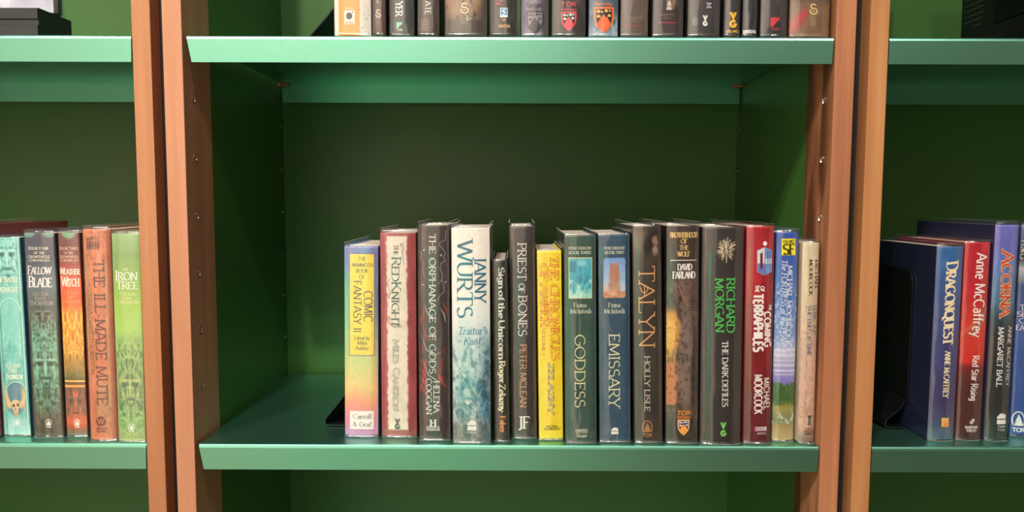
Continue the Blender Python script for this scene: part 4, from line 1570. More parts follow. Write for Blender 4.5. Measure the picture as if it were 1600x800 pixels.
# ================================================================== the left-hand row
G_L = 'books on the left-hand shelf'
Book('left', (-74, -27, 352, -52, -4, 684), 'mauve-red book whose top shows over the teal book, cut by the left edge', (140, 62, 72), None, W=.165, group=G_L, y0=.012)


def p_teal(u, v):
    n = fbm(u, v, 5, 14, 141)
    n2 = fbm(u, v, 14, 40, 143)
    c = ramp(n, [(0, (70, 148, 142)), (.5, (108, 190, 180)), (1, (150, 216, 202))])
    o = ornate(u, v, 6, 26, 145)
    c = mixc(c, (176, 228, 214), .55 * o)
    c = mixc(c, (48, 112, 112), .6 * (o < .08) * (v < .2))
    f = face(u, v, .5, .10, .42, .10)
    c = mixc(c, (170, 226, 212), np.clip(f, 0, 1)); c = mixc(c, (44, 104, 106), np.clip(-f, 0, 1))
    pil = np.abs(np.abs(u - .5) - .43)
    c = mixc(c, (168, 220, 208), .8 * (pil < .025)); c = mixc(c, (62, 130, 130), .6 * (np.abs(pil - .045) < .015))
    c = mixc(c, (126, 200, 188), .9 * blob(u, v, .5, .32 + .05, .36, .15, .08) * smooth(v, .27, .3))
    c = mixc(c, (88, 132, 150), .9 * blob(u, v, .5, .81, .38, .09, .12))
    c = mixc(c, (196, 176, 132), .85 * (blob(u, v, .15, .80, .07, .07, .3) + blob(u, v, .82, .80, .07, .07, .3)))
    c = mixc(c, (186, 206, 206), .6 * smooth(v, .9, .93) * (n2 > .4))
    return c


B = Book('left', (-19, 30, 372, 0, 48, 682), 'turquoise carved-look book with horned skull, partly cut by left edge', (50, 110, 132), p_teal, nu=56, nv=300, bulge=.001, film=.003, group=G_L)
Iv2 = (220, 236, 214)
B.rect('spine_artwork', -14, 427, 31, 428, (150, 214, 200), 3).rect('spine_artwork', -14, 459, 34, 460.2, (150, 214, 200), 3)
B.line('spine_artwork', [(12 + 19 * math.cos(a), 486 + 20 * -math.sin(a)) for a in np.linspace(0, math.pi, 14)], 2, (164, 222, 208), 3)
B.line('spine_artwork', [(22 + 19 * math.cos(a), 617 + 20 * -math.sin(a)) for a in np.linspace(0, math.pi, 14)], 2, (150, 214, 200), 3)
B.hor(T, 'The Battle', -13, 28, 432, 441, Iv2, smallcaps=.8, thick=.15, thin=.08)
B.hor(T, 'of', 5, 11, 443, 446.5, Iv2, smallcaps=.9, thick=.2)
B.hor(T, 'Evernight', -13, 28, 448, 456.5, Iv2, smallcaps=.85, thick=.15, thin=.08)
B.hor(A_, 'Cecilia', 6, 30, 567.5, 574.5, Iv2, smallcaps=.82, thick=.16, thin=.08)
B.hor(A_, 'Dart-', 9, 28, 576, 583, Iv2, smallcaps=.82, thick=.16, thin=.08)
B.hor(A_, 'Thornton', 4, 35, 585, 593, Iv2, smallcaps=.82, thick=.16, thin=.08)
B.ell('skull_picture', 22, 634, 8.5, 8.5, (212, 186, 150), 3).rect('skull_picture', 18, 641, 27, 652, (206, 182, 150), 3).ell('skull_picture', 18.5, 635, 2.6, 2.6, (84, 66, 58), 4)
B.ell('skull_picture', 26, 634, 2.4, 2.6, (84, 66, 58), 4).poly('skull_picture', [(22, 638), (24, 642), (20.5, 642)], (96, 76, 64), 4)
for k in range(4):
    B.line('skull_picture', [(19 + k * 2.3, 645), (19 + k * 2.3, 651)], .6, (110, 90, 76), 4)
B.poly('skull_picture', [(14, 631), (8, 620), (6, 606), (3, 618), (6, 634), (12, 642)], (212, 186, 138), 3)
B.poly('skull_picture', [(30, 630), (36, 619), (36, 606), (40, 618), (38, 634), (31, 642)], (212, 186, 138), 3)
for k in range(12):
    a = math.radians(12 + k * 14.2)
    B.line('spine_artwork', [(22 + 15.5 * math.cos(a), 617 - 16 * math.sin(a)), (22 + 17.5 * math.cos(a), 617 - 18.5 * math.sin(a))], .9, (70, 130, 128), 4)
tor_mark(B, 24, 663, 9.5, 13, (236, 244, 236))


def p_fallow(u, v):
    n = fbm(np.abs(u - .5), v, 6, 16, 151)
    n2 = fbm(np.abs(u - .5), v, 14, 34, 153)
    c = ramp(v, [(0, (60, 66, 84)), (.12, (58, 66, 88)), (.25, (92, 112, 122)), (.36, (72, 84, 84)), (.42, (70, 84, 76)), (.5, (92, 148, 124)), (.7, (70, 130, 100)), (.84, (52, 84, 62)), (.92, (80, 74, 58)), (1, (48, 42, 36))])
    art = smooth(v, .36, .42)
    o = ornate(u, v, 7, 22, 155)
    low = 1 - smooth(v, .84, .92)
    c = mixc(c, (150, 206, 178), art * low * .75 * o)
    c = mixc(c, (28, 54, 44), art * .7 * (1 - smooth(o, .02, .16)))
    f = face(u, v, .5, .40, .34, .055)
    c = mixc(c, (150, 142, 122), .9 * np.clip(f, 0, 1)); c = mixc(c, (24, 24, 22), .95 * np.clip(-f, 0, 1))
    f = face(u, v, .5, .655, .44, .10)
    c = mixc(c, (176, 222, 196), .8 * np.clip(f, 0, 1)); c = mixc(c, (26, 62, 50), .8 * np.clip(-f, 0, 1))
    c = mixc(c, (120, 108, 90), .5 * o * smooth(v, .88, .93))
    c = mixc(c, (58, 50, 42), .85 * (np.abs(u - .5) > .43) * smooth(v, .38, .45))
    c = mixc(c, (130, 200, 170), .6 * blob(u, v, .15, .0, .22, .02) + .6 * blob(u, v, .85, .0, .22, .02))
    return c


B = Book('left', (35, 85, 365, 51.6, 100.6, 684), 'navy-topped book with green mask artwork and white capitals', (48, 44, 42), p_fallow, nu=60, nv=320, bulge=.001, group=G_L, cover2=(60, 80, 110))
Pl = (222, 218, 196)
B.hor(S_, 'Book Four', 43, 76, 386, 390.3, Pl, smallcaps=.85, thick=.18, thin=.1)
B.hor(S_, 'of the', 52, 70, 393, 397, Pl, smallcaps=.85, thick=.18, thin=.1)
B.hor(S_, 'Crowthistle', 41.5, 79, 399, 403, Pl, smallcaps=.85, thick=.18, thin=.1)
B.hor(S_, 'Chronicles', 43, 78.5, 404.5, 408.3, Pl, smallcaps=.85, thick=.18, thin=.1)
B.hor(T, 'Fallow', 41.5, 80.5, 415.5, 428, (236, 230, 222), smallcaps=.82, thick=.13, thin=.06, track=.02)
B.hor(T, 'Blade', 43, 82, 431.5, 448, (236, 230, 222), smallcaps=.82, thick=.13, thin=.06, track=.02)
B.hor(A_, 'Cecilia', 49.5, 76, 456, 461.5, (176, 176, 160), smallcaps=.85, thick=.13, thin=.08)
B.hor(A_, 'Dart-', 54, 74, 463, 468.5, (176, 176, 160), smallcaps=.85, thick=.13, thin=.08)
B.hor(A_, 'Thornton', 44.5, 84, 470, 476, (176, 176, 160), smallcaps=.85, thick=.13, thin=.08)
tor_mark(B, 76, 663, 10, 14, (236, 240, 232))


def p_weather(u, v):
    n = fbm(np.abs(u - .5), v, 6, 16, 161)
    n2 = fbm(np.abs(u - .5), v, 14, 34, 163)
    c = ramp(v, [(0, (104, 58, 62)), (.12, (118, 60, 60)), (.18, (180, 70, 62)), (.25, (222, 96, 58)), (.34, (214, 92, 44)), (.42, (216, 150, 50)), (.55, (212, 140, 48)), (.66, (140, 120, 60)),
                 (.7, (84, 104, 64)), (.75, (110, 70, 50)), (.85, (128, 72, 58)), (.93, (204, 92, 54)), (.96, (170, 74, 50)), (1, (64, 88, 60))])
    art = smooth(v, .33, .40)
    o = ornate(u, v, 7, 18, 165)
    c = mixc(c, (250, 218, 92), art * .9 * o * (1 - smooth(v, .58, .66)))
    c = mixc(c, (176, 66, 26), art * .55 * (1 - smooth(o, .02, .14)) * (1 - smooth(v, .60, .68)))
    c = mixc(c, (214, 150, 70), .8 * o * smooth(v, .62, .66) * (1 - smooth(v, .70, .72)))
    c = mixc(c, (206, 136, 108), .7 * o * smooth(v, .74, .78) * (1 - smooth(v, .9, .93)))
    f = face(u, v, .5, .84, .4, .085)
    c = mixc(c, (196, 120, 84), .7 * np.clip(f, 0, 1)); c = mixc(c, (70, 44, 34), .8 * np.clip(-f, 0, 1))
    c = mixc(c, (74, 84, 58), (n < .42) * .7 * smooth(v, .74, .77) * (1 - smooth(v, .88, .91)))
    c = mixc(c, (120, 190, 140), .75 * blob(u, v, .5, .0, .34, .03))
    return c


B = Book('left', (87, 123.4, 364, 101.5, 137, 683), 'orange flame-art book with white and gold capitals', (96, 52, 56), p_weather, nu=52, nv=320, bulge=.001, group=G_L, cover2=(60, 50, 40))
Pk = (224, 176, 150)
B.hor(S_, 'Book Three', 90.5, 122.5, 386, 390.3, Pk, smallcaps=.85, thick=.18, thin=.1)
B.hor(S_, 'of the', 98, 114, 393, 397, Pk, smallcaps=.85, thick=.18, thin=.1)
B.hor(S_, 'Crowthistle', 89.5, 123, 399, 403, Pk, smallcaps=.85, thick=.18, thin=.1)
B.hor(S_, 'Chronicles', 91, 123, 404.5, 408.3, Pk, smallcaps=.85, thick=.18, thin=.1)
B.hor(T, 'Weather', 90, 124.5, 418.5, 428.5, (246, 226, 206), smallcaps=.8, thick=.15, thin=.07, track=.02)
B.hor(T, 'Witch', 93.5, 123.5, 432.5, 447, (246, 226, 206), smallcaps=.8, thick=.13, thin=.06, track=.02)
B.hor(A_, 'Cecilia', 98, 121, 454, 459, (240, 158, 84), smallcaps=.85, thick=.16, thin=.1)
B.hor(A_, 'Dart', 102, 116.5, 461, 466, (240, 158, 84), smallcaps=.85, thick=.16, thin=.1)
B.hor(A_, 'Thornton', 94.5, 126.5, 468, 473, (240, 158, 84), smallcaps=.85, thick=.16, thin=.1)
B.rect('gold_band', 97.5, 594.5, 133.5, 597.5, (232, 184, 92)).rect('gold_band', 98, 602, 134, 606, (226, 160, 78))
B.poly('flame_artwork', [(111, 610), (117, 617), (123, 610), (121, 619), (117, 622), (113, 619)], (222, 100, 70), 3)
tor_mark(B, 119.5, 663, 9.5, 14, (246, 238, 226))


def p_terra(u, v):
    n = fbm(u, v, 5, 14, 171)
    n2 = fbm(u, v, 20, 60, 173)
    c = ramp(n, [(0, (172, 96, 66)), (.5, (204, 120, 84)), (1, (222, 146, 108))])
    c = mixc(c, (150, 126, 84), .45 * blob(u, v, .15, .35, .12, .3, .6))
    c = mixc(c, (160, 140, 96), .5 * blob(u, v, .55, .83, .3, .12, .5))
    c = mixc(c, (140, 70, 52), .5 * ((n2 < .34)))
    c = mixc(c, (134, 66, 50), .6 * smooth(u, .82, .9))
    return c


B = Book('left', (124.5, 171, 359, 139, 182, 690), 'terracotta book with large dark condensed title', (172, 92, 64), p_terra, nu=32, nv=150, bulge=.003, group=G_L)
Dk = (104, 62, 54)
B.hor(S_, 'ASPECT', 133, 155.5, 371, 375.5, Dk, serif=False, thick=.2, thin=.16)
for k in range(5):
    x = 134.5 + k * 4.6
    B.poly('publisher_logo', [(x - 1.2, 377), (x + 1.2, 377), (x + 2, 383.5), (x + 1.2, 390), (x - 1.2, 390), (x - 2, 383.5)], Dk)
B.rot(T, 'THE ILL-MADE MUTE', 145.5, 162, 406, 634, Dk, skew=6, thick=.13, thin=.10, track=.1)
B.rot(A_, 'CECILIA DART-THORNTON', 134, 140.5, 453, 586, (134, 104, 62), skew=6, thick=.13, thin=.08)
B.ell('publisher_logo', 157, 660, 8.5, 8, Dk).hor('publisher_logo', 'W', 151.5, 162.5, 656, 664, (190, 116, 84), 5, thick=.2, thin=.1)
B.hor('publisher_logo', 'WARNER', 148.5, 167, 670, 673, Dk, serif=False, thick=.2, thin=.16)
B.hor('publisher_logo', 'BOOKS', 150, 166, 674.5, 677.5, Dk, serif=False, thick=.2, thin=.16)


def p_iron(u, v):
    n = fbm(np.abs(u - .5), v, 6, 16, 181)
    n2 = fbm(np.abs(u - .5), v, 14, 36, 183)
    c = ramp(v, [(0, (140, 176, 116)), (.1, (120, 158, 92)), (.22, (134, 176, 78)), (.35, (152, 192, 86)), (.46, (160, 200, 104)), (.52, (136, 176, 100)), (.62, (112, 150, 92)), (.78, (96, 130, 84)), (.88, (120, 176, 104)), (1, (150, 176, 110))])
    art = smooth(v, .48, .56) * (1 - .6 * smooth(v, .86, .92))
    o = ornate(u, v, 6, 20, 185)
    c = mixc(c, (206, 220, 140), art * .75 * o)
    c = mixc(c, (66, 110, 88), art * .75 * (1 - smooth(o, .02, .2)))
    f = face(u, v, .5, .74, .42, .10)
    c = mixc(c, (204, 208, 132), .8 * np.clip(f, 0, 1)); c = mixc(c, (52, 92, 76), .75 * np.clip(-f, 0, 1))
    c = mixc(c, (150, 152, 100), .7 * (np.abs(u - .5) > .43) * smooth(v, .55, .6))
    return c


B = Book('left', (172, 217.2, 366, 183, 228.2, 691.6), 'lime-green book with carved-mask artwork, beside the wooden post', (112, 140, 80), p_iron, nu=60, nv=320, bulge=.001, group=G_L, cover2=(150, 170, 120))
B.hor(T, 'THE', 190, 200, 419.5, 422.5, (236, 240, 220), thick=.16)
B.hor(T, 'Iron', 178.5, 214.5, 423.5, 437.5, (244, 244, 232), smallcaps=.84, thick=.12, thin=.05)
B.hor(T, 'Tree', 180, 216, 439.5, 451, (244, 244, 232), smallcaps=.9, thick=.12, thin=.05)
B.hor(A_, 'Cecilia', 187, 211, 456.5, 461, (220, 226, 150), smallcaps=.85, thick=.16, thin=.1)
B.hor(A_, 'Dart', 190.5, 206, 463, 467.5, (220, 226, 150), smallcaps=.85, thick=.16, thin=.1)
B.hor(A_, 'Thornton', 182, 216.5, 469, 474, (220, 226, 150), smallcaps=.85, thick=.16, thin=.1)
tor_mark(B, 205, 670, 10, 14, (240, 248, 234))

# ================================================================== the right-hand row
G_R = 'books on the right-hand shelf'


def p_navy(u, v):
    n = fbm(u, v, 4, 12, 191)
    c = ramp(v, [(0, (50, 104, 160)), (.12, (52, 98, 158)), (.3, (58, 84, 142)), (.5, (62, 70, 122)), (.8, (62, 58, 104)), (.9, (70, 80, 110)), (1, (84, 112, 130))])
    return c * (.85 + .3 * n)[..., None]


B = Book('right', (1465.8, 1509.7, 386, 1450, 1493, 690), 'navy book with cream fantasy title beside the bookend', (34, 37, 70), p_navy, W=.165, film=.005, group=G_R)
Cr = (244, 226, 190)
B.rot(T, 'Dragonquest', 1480, 1499, 411, 539, Cr, skew=-6, thick=.19, thin=.07, smallcaps=.82, slant=-.12)
B.rot(A_, 'ANNE McCAFFREY', 1477.5, 1486.5, 549, 622, Cr, skew=-4, thick=.18, thin=.08)
B.rect('publisher_logo', 1471.5, 654.5, 1484, 669, (238, 180, 96))
B.poly('publisher_logo', [(1474, 668), (1478, 660), (1481, 664), (1483, 657), (1483, 668)], (226, 150, 70), 4)
B.hor('publisher_lettering', 'SIDGWICK', 1468, 1487, 671.5, 674, (150, 156, 186), serif=False, thick=.16)
B.hor('publisher_lettering', 'JACKSON', 1468, 1487, 675.5, 678, (150, 156, 186), serif=False, thick=.16)


def p_star(u, v):
    n = fbm(u, v, 4, 12, 201)
    c = ramp(v, [(0, (190, 32, 52)), (.25, (188, 36, 50)), (.38, (196, 52, 44)), (.5, (214, 58, 46)), (.6, (206, 48, 44)), (.63, (120, 34, 34)), (.7, (84, 40, 38)), (1, (74, 40, 44))])
    c = mixc(c, (150, 116, 82), .6 * ((np.abs(v - .44 + .2 * (u - .5)) < .03) & (n > .4)))
    c = mixc(c, (206, 130, 90), .5 * ((np.abs(v - .40 + .14 * (u - .5)) < .012)))
    return c * (.85 + .3 * n)[..., None]


B = Book('right', (1510, 1552, 379.5, 1494, 1535.5, 689), 'red book with large white author lettering', (150, 28, 44), p_star, nu=28, nv=140, film=.003, group=G_R)
B.rot(A_, 'Anne McCaffrey', 1527, 1545, 396, 526, (246, 240, 236), skew=-8, thick=.13, thin=.11, serif=False)
B.rot(T, 'Red Star Rising', 1520.5, 1532, 556, 627, (246, 232, 228), skew=-4, thick=.14, thin=.11, serif=False)
B.line('publisher_logo', [(1517, 659), (1517, 663), (1520, 663), (1520, 657), (1522.5, 657), (1522.5, 661)], 1.7, (240, 234, 230))
B.hor('publisher_logo', 'BANTAM', 1508.5, 1529.5, 667.5, 671.3, (236, 230, 226), thick=.24, thin=.12)
B.hor('publisher_logo', 'PRESS', 1511, 1527, 673, 676.8, (236, 230, 226), thick=.24, thin=.12)


def p_acorna(u, v):
    n = fbm(u, v, 4, 12, 211)
    c = ramp(v, [(0, (112, 112, 196)), (.12, (104, 110, 190)), (.22, (90, 130, 190)), (.36, (74, 120, 150)), (.44, (50, 70, 80)), (.5, (38, 44, 48)), (.8, (44, 48, 48)), (1, (50, 70, 66))])
    return c * (.85 + .3 * n)[..., None]


B = Book('right', (1558.5, 1596, 352, 1538.5, 1578, 690), 'tall lilac-to-black book with orange title', (46, 46, 84), p_acorna, W=.168, film=.005, group=G_R)
for lay, col, th, sf in ((4, (246, 214, 180), .30, True), (5, (208, 84, 40), .19, True)):
    B.rot(T, 'Acorna', 1567, 1586, 393, 493, col, lay, skew=-4, thick=th, thin=th * .45, serif=sf, smallcaps=.82)
B.rot(A_, 'ANNE McCAFFREY', 1577, 1584.5, 509, 604, (232, 230, 226), skew=-4, thick=.15, thin=.09, serif=False)
B.rot(A_, 'MARGARET BALL', 1561, 1569.5, 511, 605, (240, 238, 234), skew=-4, thick=.19, thin=.1)
flame_mark(B, 1558, 1574.5, 647, 664.5, (240, 238, 234))
B.hor('publisher_lettering', 'Harper', 1560, 1574, 665.8, 669.5, (206, 206, 202), thick=.18)
B.hor('publisher_lettering', 'Prism', 1560, 1573, 671.5, 675, (206, 206, 202), thick=.18)


def p_earth(u, v):
    n = fbm(u, v, 4, 12, 221)
    c = ramp(v, [(0, (70, 92, 150)), (.1, (44, 54, 84)), (.15, (40, 46, 70)), (.2, (196, 200, 206)), (.26, (120, 130, 150)), (.28, (66, 84, 140)), (.5, (70, 100, 168)), (1, (52, 88, 160))])
    return c * (.85 + .3 * n)[..., None]


B = Book('right', (1598, 1640, 354, 1579, 1620, 683), 'blue book at the right edge, mostly cut off by it', (56, 84, 150), p_earth, group=G_R)
for k, s_ in enumerate(('ORSON', 'SCOTT', 'CARD')):
    B.hor(A_, s_, 1595, 1628 - 2 * k, 376 + k * 10.5, 383.5 + k * 10.5, (232, 232, 236), thick=.16, thin=.08)
for k, s_ in enumerate(('THE', 'SHIPS', 'OF', 'EARTH')):
    B.hor(T, s_, 1592 - k * .8 + (3 if k in (0, 2) else 0), 1622 - k - (6 if k in (0, 2) else 0), 476 + k * 10.5, 484 + k * 10.5, (232, 232, 236), thick=.16, thin=.08)
tor_mark(B, 1592, 660, 20, 34, (240, 242, 244))

# ================================================================== the upper row: only the feet of the books show
G_T = 'books on the upper shelf'


def top(x0, x1, label, cover, paint=None, **k):
    k.setdefault('H', .24)
    c = (x0 + x1) / 2 - 797
    # verticals converge a little towards the bottom of the photo
    return Book('top', (x0 + c * .0008, x1 + c * .0008, -260, x0, x1, 53.5), label, cover, paint, y0=.0075 + k.pop('dy', 0), group=G_T, nv=k.pop('nv', 60), **k)


def fixpx(b, x0, x1):
    """pixel frame of the visible foot: the book's own top edge is worked out from its height"""
    zt = b.zs + b.H
    q = np.array([0, b.y0, zt]) - CAM
    d = q @ FWD
    yt = 400 - (q @ UP) / d * FPX
    s_ = (x0 - 797), (x1 - 797)
    k = 1 + (53.5 - yt) * 6.8e-5
    b.px = (797 + s_[0] * k, 797 + s_[1] * k, yt, x0, x1, 53.5)
    a, c = hit(b.px[0], yt, 1, b.y0), hit(b.px[1], yt, 1, b.y0)
    b.xl_t, b.xr_t = b.xl_b, b.xr_b
    return b


def p_orange(u, v):
    n = fbm(u, v, 34, 150, 231)
    c = np.ones(u.shape + (3,)) * np.array((226, 220, 212.))
    c = mixc(c, (70, 70, 74), .8 * ((n > .74) & (u > .62)))
    return mixc(c, (240, 158, 66), smooth(u, .12, .14) * (1 - smooth(u, .70, .72)))


b = fixpx(top(520, 580, 'orange and speckled-white book, leftmost on the upper shelf', (222, 216, 208), p_orange, nu=50, nv=160, bulge=.004, film=.003), 520, 580)
b.rect('publisher_logo', 537, 14, 554, 36, (240, 232, 220)).ell('publisher_logo', 545, 22.5, 5.3, 5.6, (52, 52, 56), 4).ell('publisher_logo', 550.6, 16.6, 1.2, 1.2, (40, 40, 44), 4)
b.hor('publisher_logo', 'orbit', 538.5, 552.5, 30.2, 35, (206, 96, 84), 5, serif=False, thick=.16, thin=.14)
b.hor('publisher_logo', 'FANTASY', 538, 551.5, 9.4, 12, (246, 220, 190), serif=False, thick=.2, thin=.16)

b = fixpx(top(581, 603, 'thin brown book beside the orange book', (74, 52, 50), p_dark((72, 50, 50), (94, 70, 68), 241), bulge=.002), 581, 603)
swash_s(b, 590.5, 12.5, 25, 9, (228, 204, 176))
b.hor('publisher_lettering', 'S', 586.5, 592, -2, 2, (196, 170, 150), thick=.3)
tiny_block(b, 587, 595, 26, 38, (160, 116, 96), 6)

b = fixpx(top(606, 648, 'charcoal book with pale mint square emblem', (46, 50, 50), p_dark((46, 50, 51), (66, 70, 70), 251), dy=.004), 606, 648)
b.rot(T, 'YER', 617.5, 628.5, -1, 21.5, (232, 236, 234), thick=.17, thin=.08)
b.rect('publisher_logo', 618.5, 31, 628.5, 41, (134, 200, 160)).poly('publisher_logo', [(621.5, 41), (624, 36), (625.5, 37), (628.5, 33), (628.5, 41)], (50, 56, 54), 4)
b.hor('publisher_logo', 'TOR', 620, 628.5, 42, 44.8, (220, 230, 224), serif=False, thick=.2, thin=.18)

b = fixpx(top(651, 687, 'dark brown book with nested-square emblem', (48, 40, 40), p_dark((52, 44, 44), (76, 64, 62), 261)), 651, 687)
b.rot(T, 'ATE', 663.5, 673, -1, 20, (226, 222, 220), thick=.13, thin=.08, serif=False)
Br = (148, 112, 92)
b.frame('publisher_logo', 657.5, 27.5, 670, 45, .9, Br).frame('publisher_logo', 659.5, 29.5, 668, 43, .7, Br).hor('publisher_logo', 'B', 661, 667, 31.5, 41, Br, serif=False, thick=.14, thin=.12)


def p_wings(u, v):
    n = fbm(u, v, 5, 22, 271)
    n2 = fbm(u + v * .9, v, 16, 30, 273)
    c = ramp(n, [(0, (52, 46, 44)), (1, (92, 80, 74))])
    m = smooth(v, .62, .75) * (1 - smooth(v, .90, .95))
    c = mixc(c, (172, 130, 100), m * (n2 > .40) * .8 * (blob(u, v, .26, .82, .26, .12, .5) + blob(u, v, .68, .80, .2, .12, .5)))
    return c


b = fixpx(top(693, 762, 'thick brown feather-art book with crinkled film foot', (54, 47, 45), p_wings, nu=44, nv=150, bulge=.005), 693, 762)
swash_s(b, 725.5, 1.5, 18, 12, (226, 218, 170))
b.line('publisher_logo', [(726, 19), (733, 25), (737, 27)], 1.2, (186, 176, 150))
b.poly('publisher_logo', [(728, 24), (734, 29), (729, 29)], (206, 196, 166))
tiny_block(b, 720, 732, 20, 35, (170, 158, 120), 6)

b = fixpx(top(764, 809, 'black book with small blue square emblem', (30, 32, 32), p_dark((30, 32, 33), (52, 52, 52), 281)), 764, 809)
b.line('title_lettering', [(774, -4), (785, -3), (774, 3), (784, 3.5)], 1.8, (214, 60, 88))
b.rect('series_emblem', 781, 9, 793.5, 24, (230, 240, 246)).rect('series_emblem', 782, 10, 792.5, 20.5, (40, 144, 200), 4)
b.line('series_emblem', [(789.5, 11), (785, 14), (789.5, 16.5), (786, 20)], 1.4, (236, 244, 248), 5)
b.line('publisher_logo', [(785, 26), (786, 29.5), (788, 27), (789, 30), (790, 26)], 1.2, (226, 150, 110))
b.hor('publisher_logo', 'BANTAM', 778.5, 797.5, 35.5, 40, (226, 176, 120), thick=.18, thin=.09)


def p_purple(u, v):
    n = fbm(u, v, 4, 18, 291)
    c = ramp(n, [(0, (84, 76, 96)), (.5, (120, 110, 130)), (1, (160, 150, 160))])
    c = mixc(c, (64, 58, 62), .7 * blob(u, v, .9, .85, .16, .2, .4))
    return mixc(c, (92, 72, 122), .6 * (1 - smooth(u, .04, .2)))


b = fixpx(top(813, 858, 'grey-purple book with dark crest', (72, 62, 84), p_purple, nu=30, nv=120), 813, 858)
b.hor('publisher_logo', 'fantasy', 820.5, 851, 0, 8.5, (48, 46, 54), serif=False, thick=.16, thin=.12, slant=.15)
shield(b, 821, 851, 13.5, 51.5, (58, 56, 64), (140, 132, 146), (66, 62, 72), (62, 60, 64))

b = fixpx(top(861, 916, 'dark book with red crest', (42, 38, 40), p_dark((42, 38, 40), (66, 60, 60), 301)), 861, 916)
b.hor('publisher_logo', 'TOR', 876, 901.5, 0, 6, (226, 70, 92), serif=False, thick=.24, thin=.2)
b.hor('publisher_logo', 'fantasy', 877, 901, 8.5, 13, (214, 66, 84), serif=False, thick=.2, thin=.16, slant=.15)
shield(b, 876, 901.5, 15, 45.5, (228, 74, 92), (30, 28, 30), (240, 238, 236), (230, 66, 88))


def p_sky(u, v):
    n = fbm(u, v, 4, 16, 311)
    c = ramp(v, [(.6, (46, 68, 92)), (.8, (52, 86, 112)), (.92, (70, 100, 124)), (1, (140, 160, 176))])
    return mixc(c, (168, 184, 196), .8 * ((n > .52) * smooth(v, .84, .96)))


b = fixpx(top(919, 967, 'slate-blue book with orange crest', (42, 62, 84), p_sky, nu=30, nv=120), 919, 967)
b.hor('publisher_logo', 'fantasy', 928.5, 958, -1, 4.5, (236, 132, 70), serif=False, thick=.18, thin=.14, slant=.15)
shield(b, 927, 960.5, 7, 48.5, (238, 118, 62), (34, 32, 36), (240, 190, 100), (240, 116, 62))

b = fixpx(top(969, 1014, 'grey-brown book with thin red rule, beside the slate-blue book', (70, 64, 60), p_dark((82, 72, 68), (112, 92, 88), 321)), 969, 1014)
for bb, dx, dy in ((b, 0, 0),):
    bb.hor('publisher_lettering', 'CENTIPEDE', 980.5, 1005, 23, 26.5, (160, 144, 118), thick=.14)
    bb.hor('publisher_lettering', 'PRESS', 987, 999.5, 28, 31, (160, 144, 118), thick=.14)
    bb.rect('red_rule', 977, 36.3, 1007, 37.4, (186, 72, 82))

b = fixpx(top(1019, 1069, 'dark plum book with thin red rule and small pale portrait', (44, 38, 42), p_dark((46, 40, 44), (66, 56, 58), 331)), 1019, 1069)
b.hor('publisher_lettering', 'CENTIPEDE', 1031, 1054, 17.5, 21, (140, 120, 104), thick=.14)
b.hor('publisher_lettering', 'PRESS', 1036, 1048.5, 23, 26, (140, 120, 104), thick=.14)
b.rect('red_rule', 1028, 31, 1056, 32.2, (196, 62, 82))
b.ell('portrait_picture', 1049, -2, 8, 14, (136, 104, 84), 2).poly('portrait_picture', [(1041, 11.5), (1050, 11.5), (1049, 2), (1046, -4), (1043, 2)], (214, 198, 196), 3)
b.line('portrait_picture', [(1042, 7), (1046, 5), (1050, 7.5)], .9, (60, 50, 54), 4)

b = fixpx(top(1074, 1127, 'black book with white triangle-and-ring mark', (42, 42, 43), p_dark((46, 46, 47), (66, 66, 66), 341), bulge=.004), 1074, 1127)
b.rot(T, 'M', 1105, 1113, 0, 8.5, (196, 192, 220), thick=.18, thin=.1)
vg_mark(b, 1098, 1106.5, 20, 37, (238, 238, 238), (46, 46, 47))
b.ell('round_seal', 1086, 29.5, 5, 7.5, (92, 110, 116), 2)

b = fixpx(top(1131, 1158, 'slim black book with yellow triangle-and-ring mark', (34, 34, 36), p_dark((34, 34, 36), (52, 50, 50), 351)), 1131, 1158)
vg_mark(b, 1139.5, 1153, 15, 40, (240, 184, 66), (40, 36, 32))
b.hor('publisher_lettering', 'GOLLANCZ', 1134.5, 1156.5, 43, 47, (226, 178, 84), serif=False, thick=.22, thin=.18)

b = fixpx(top(1160, 1185, 'slim blue-black book with white capitals at its foot', (30, 36, 44), p_dark((30, 36, 44), (48, 52, 58), 361)), 1160, 1185)
b.hor('publisher_lettering', 'JARRAR', 1160.5, 1183.5, 43, 47.8, (236, 236, 236), thick=.26, thin=.12)

b = fixpx(top(1188, 1231, 'charcoal book with small red mountain square', (40, 41, 44), p_dark((40, 41, 44), (58, 58, 60), 371)), 1188, 1231)
b.rect('publisher_logo', 1204, 23, 1219, 37.5, (206, 62, 70)).poly('publisher_logo', [(1208, 37.5), (1211, 34), (1215, 31.5), (1217.5, 27), (1219, 30), (1219, 37.5)], (42, 42, 45), 4)
b.hor('publisher_logo', 'TOR', 1205, 1219, 39.5, 43.2, (206, 70, 76), serif=False, thick=.2, thin=.18)


def p_brown(u, v):
    n = fbm(u, v, 4, 16, 381)
    c = ramp(n, [(0, (104, 76, 58)), (1, (146, 112, 88))])
    c = mixc(c, (64, 54, 50), .85 * (1 - smooth(v, .80, .84 + .04 * n)))
    c = mixc(c, (186, 60, 62), .85 * blob(u, v + u * .18 - .1, .18, .86, .24, .035, .4))
    return c


b = fixpx(top(1234, 1299, 'brown book with gold curl mark, rightmost on the upper shelf', (92, 68, 54), p_brown, nu=40, nv=130, bulge=.004), 1234, 1299)
swash_s(b, 1272, 1.5, 18, 12, (226, 206, 136))
tiny_block(b, 1266, 1277, 19.5, 37, (196, 170, 112), 6)

arrange()
for k, b in enumerate(BOOKS):
    b.build(k)


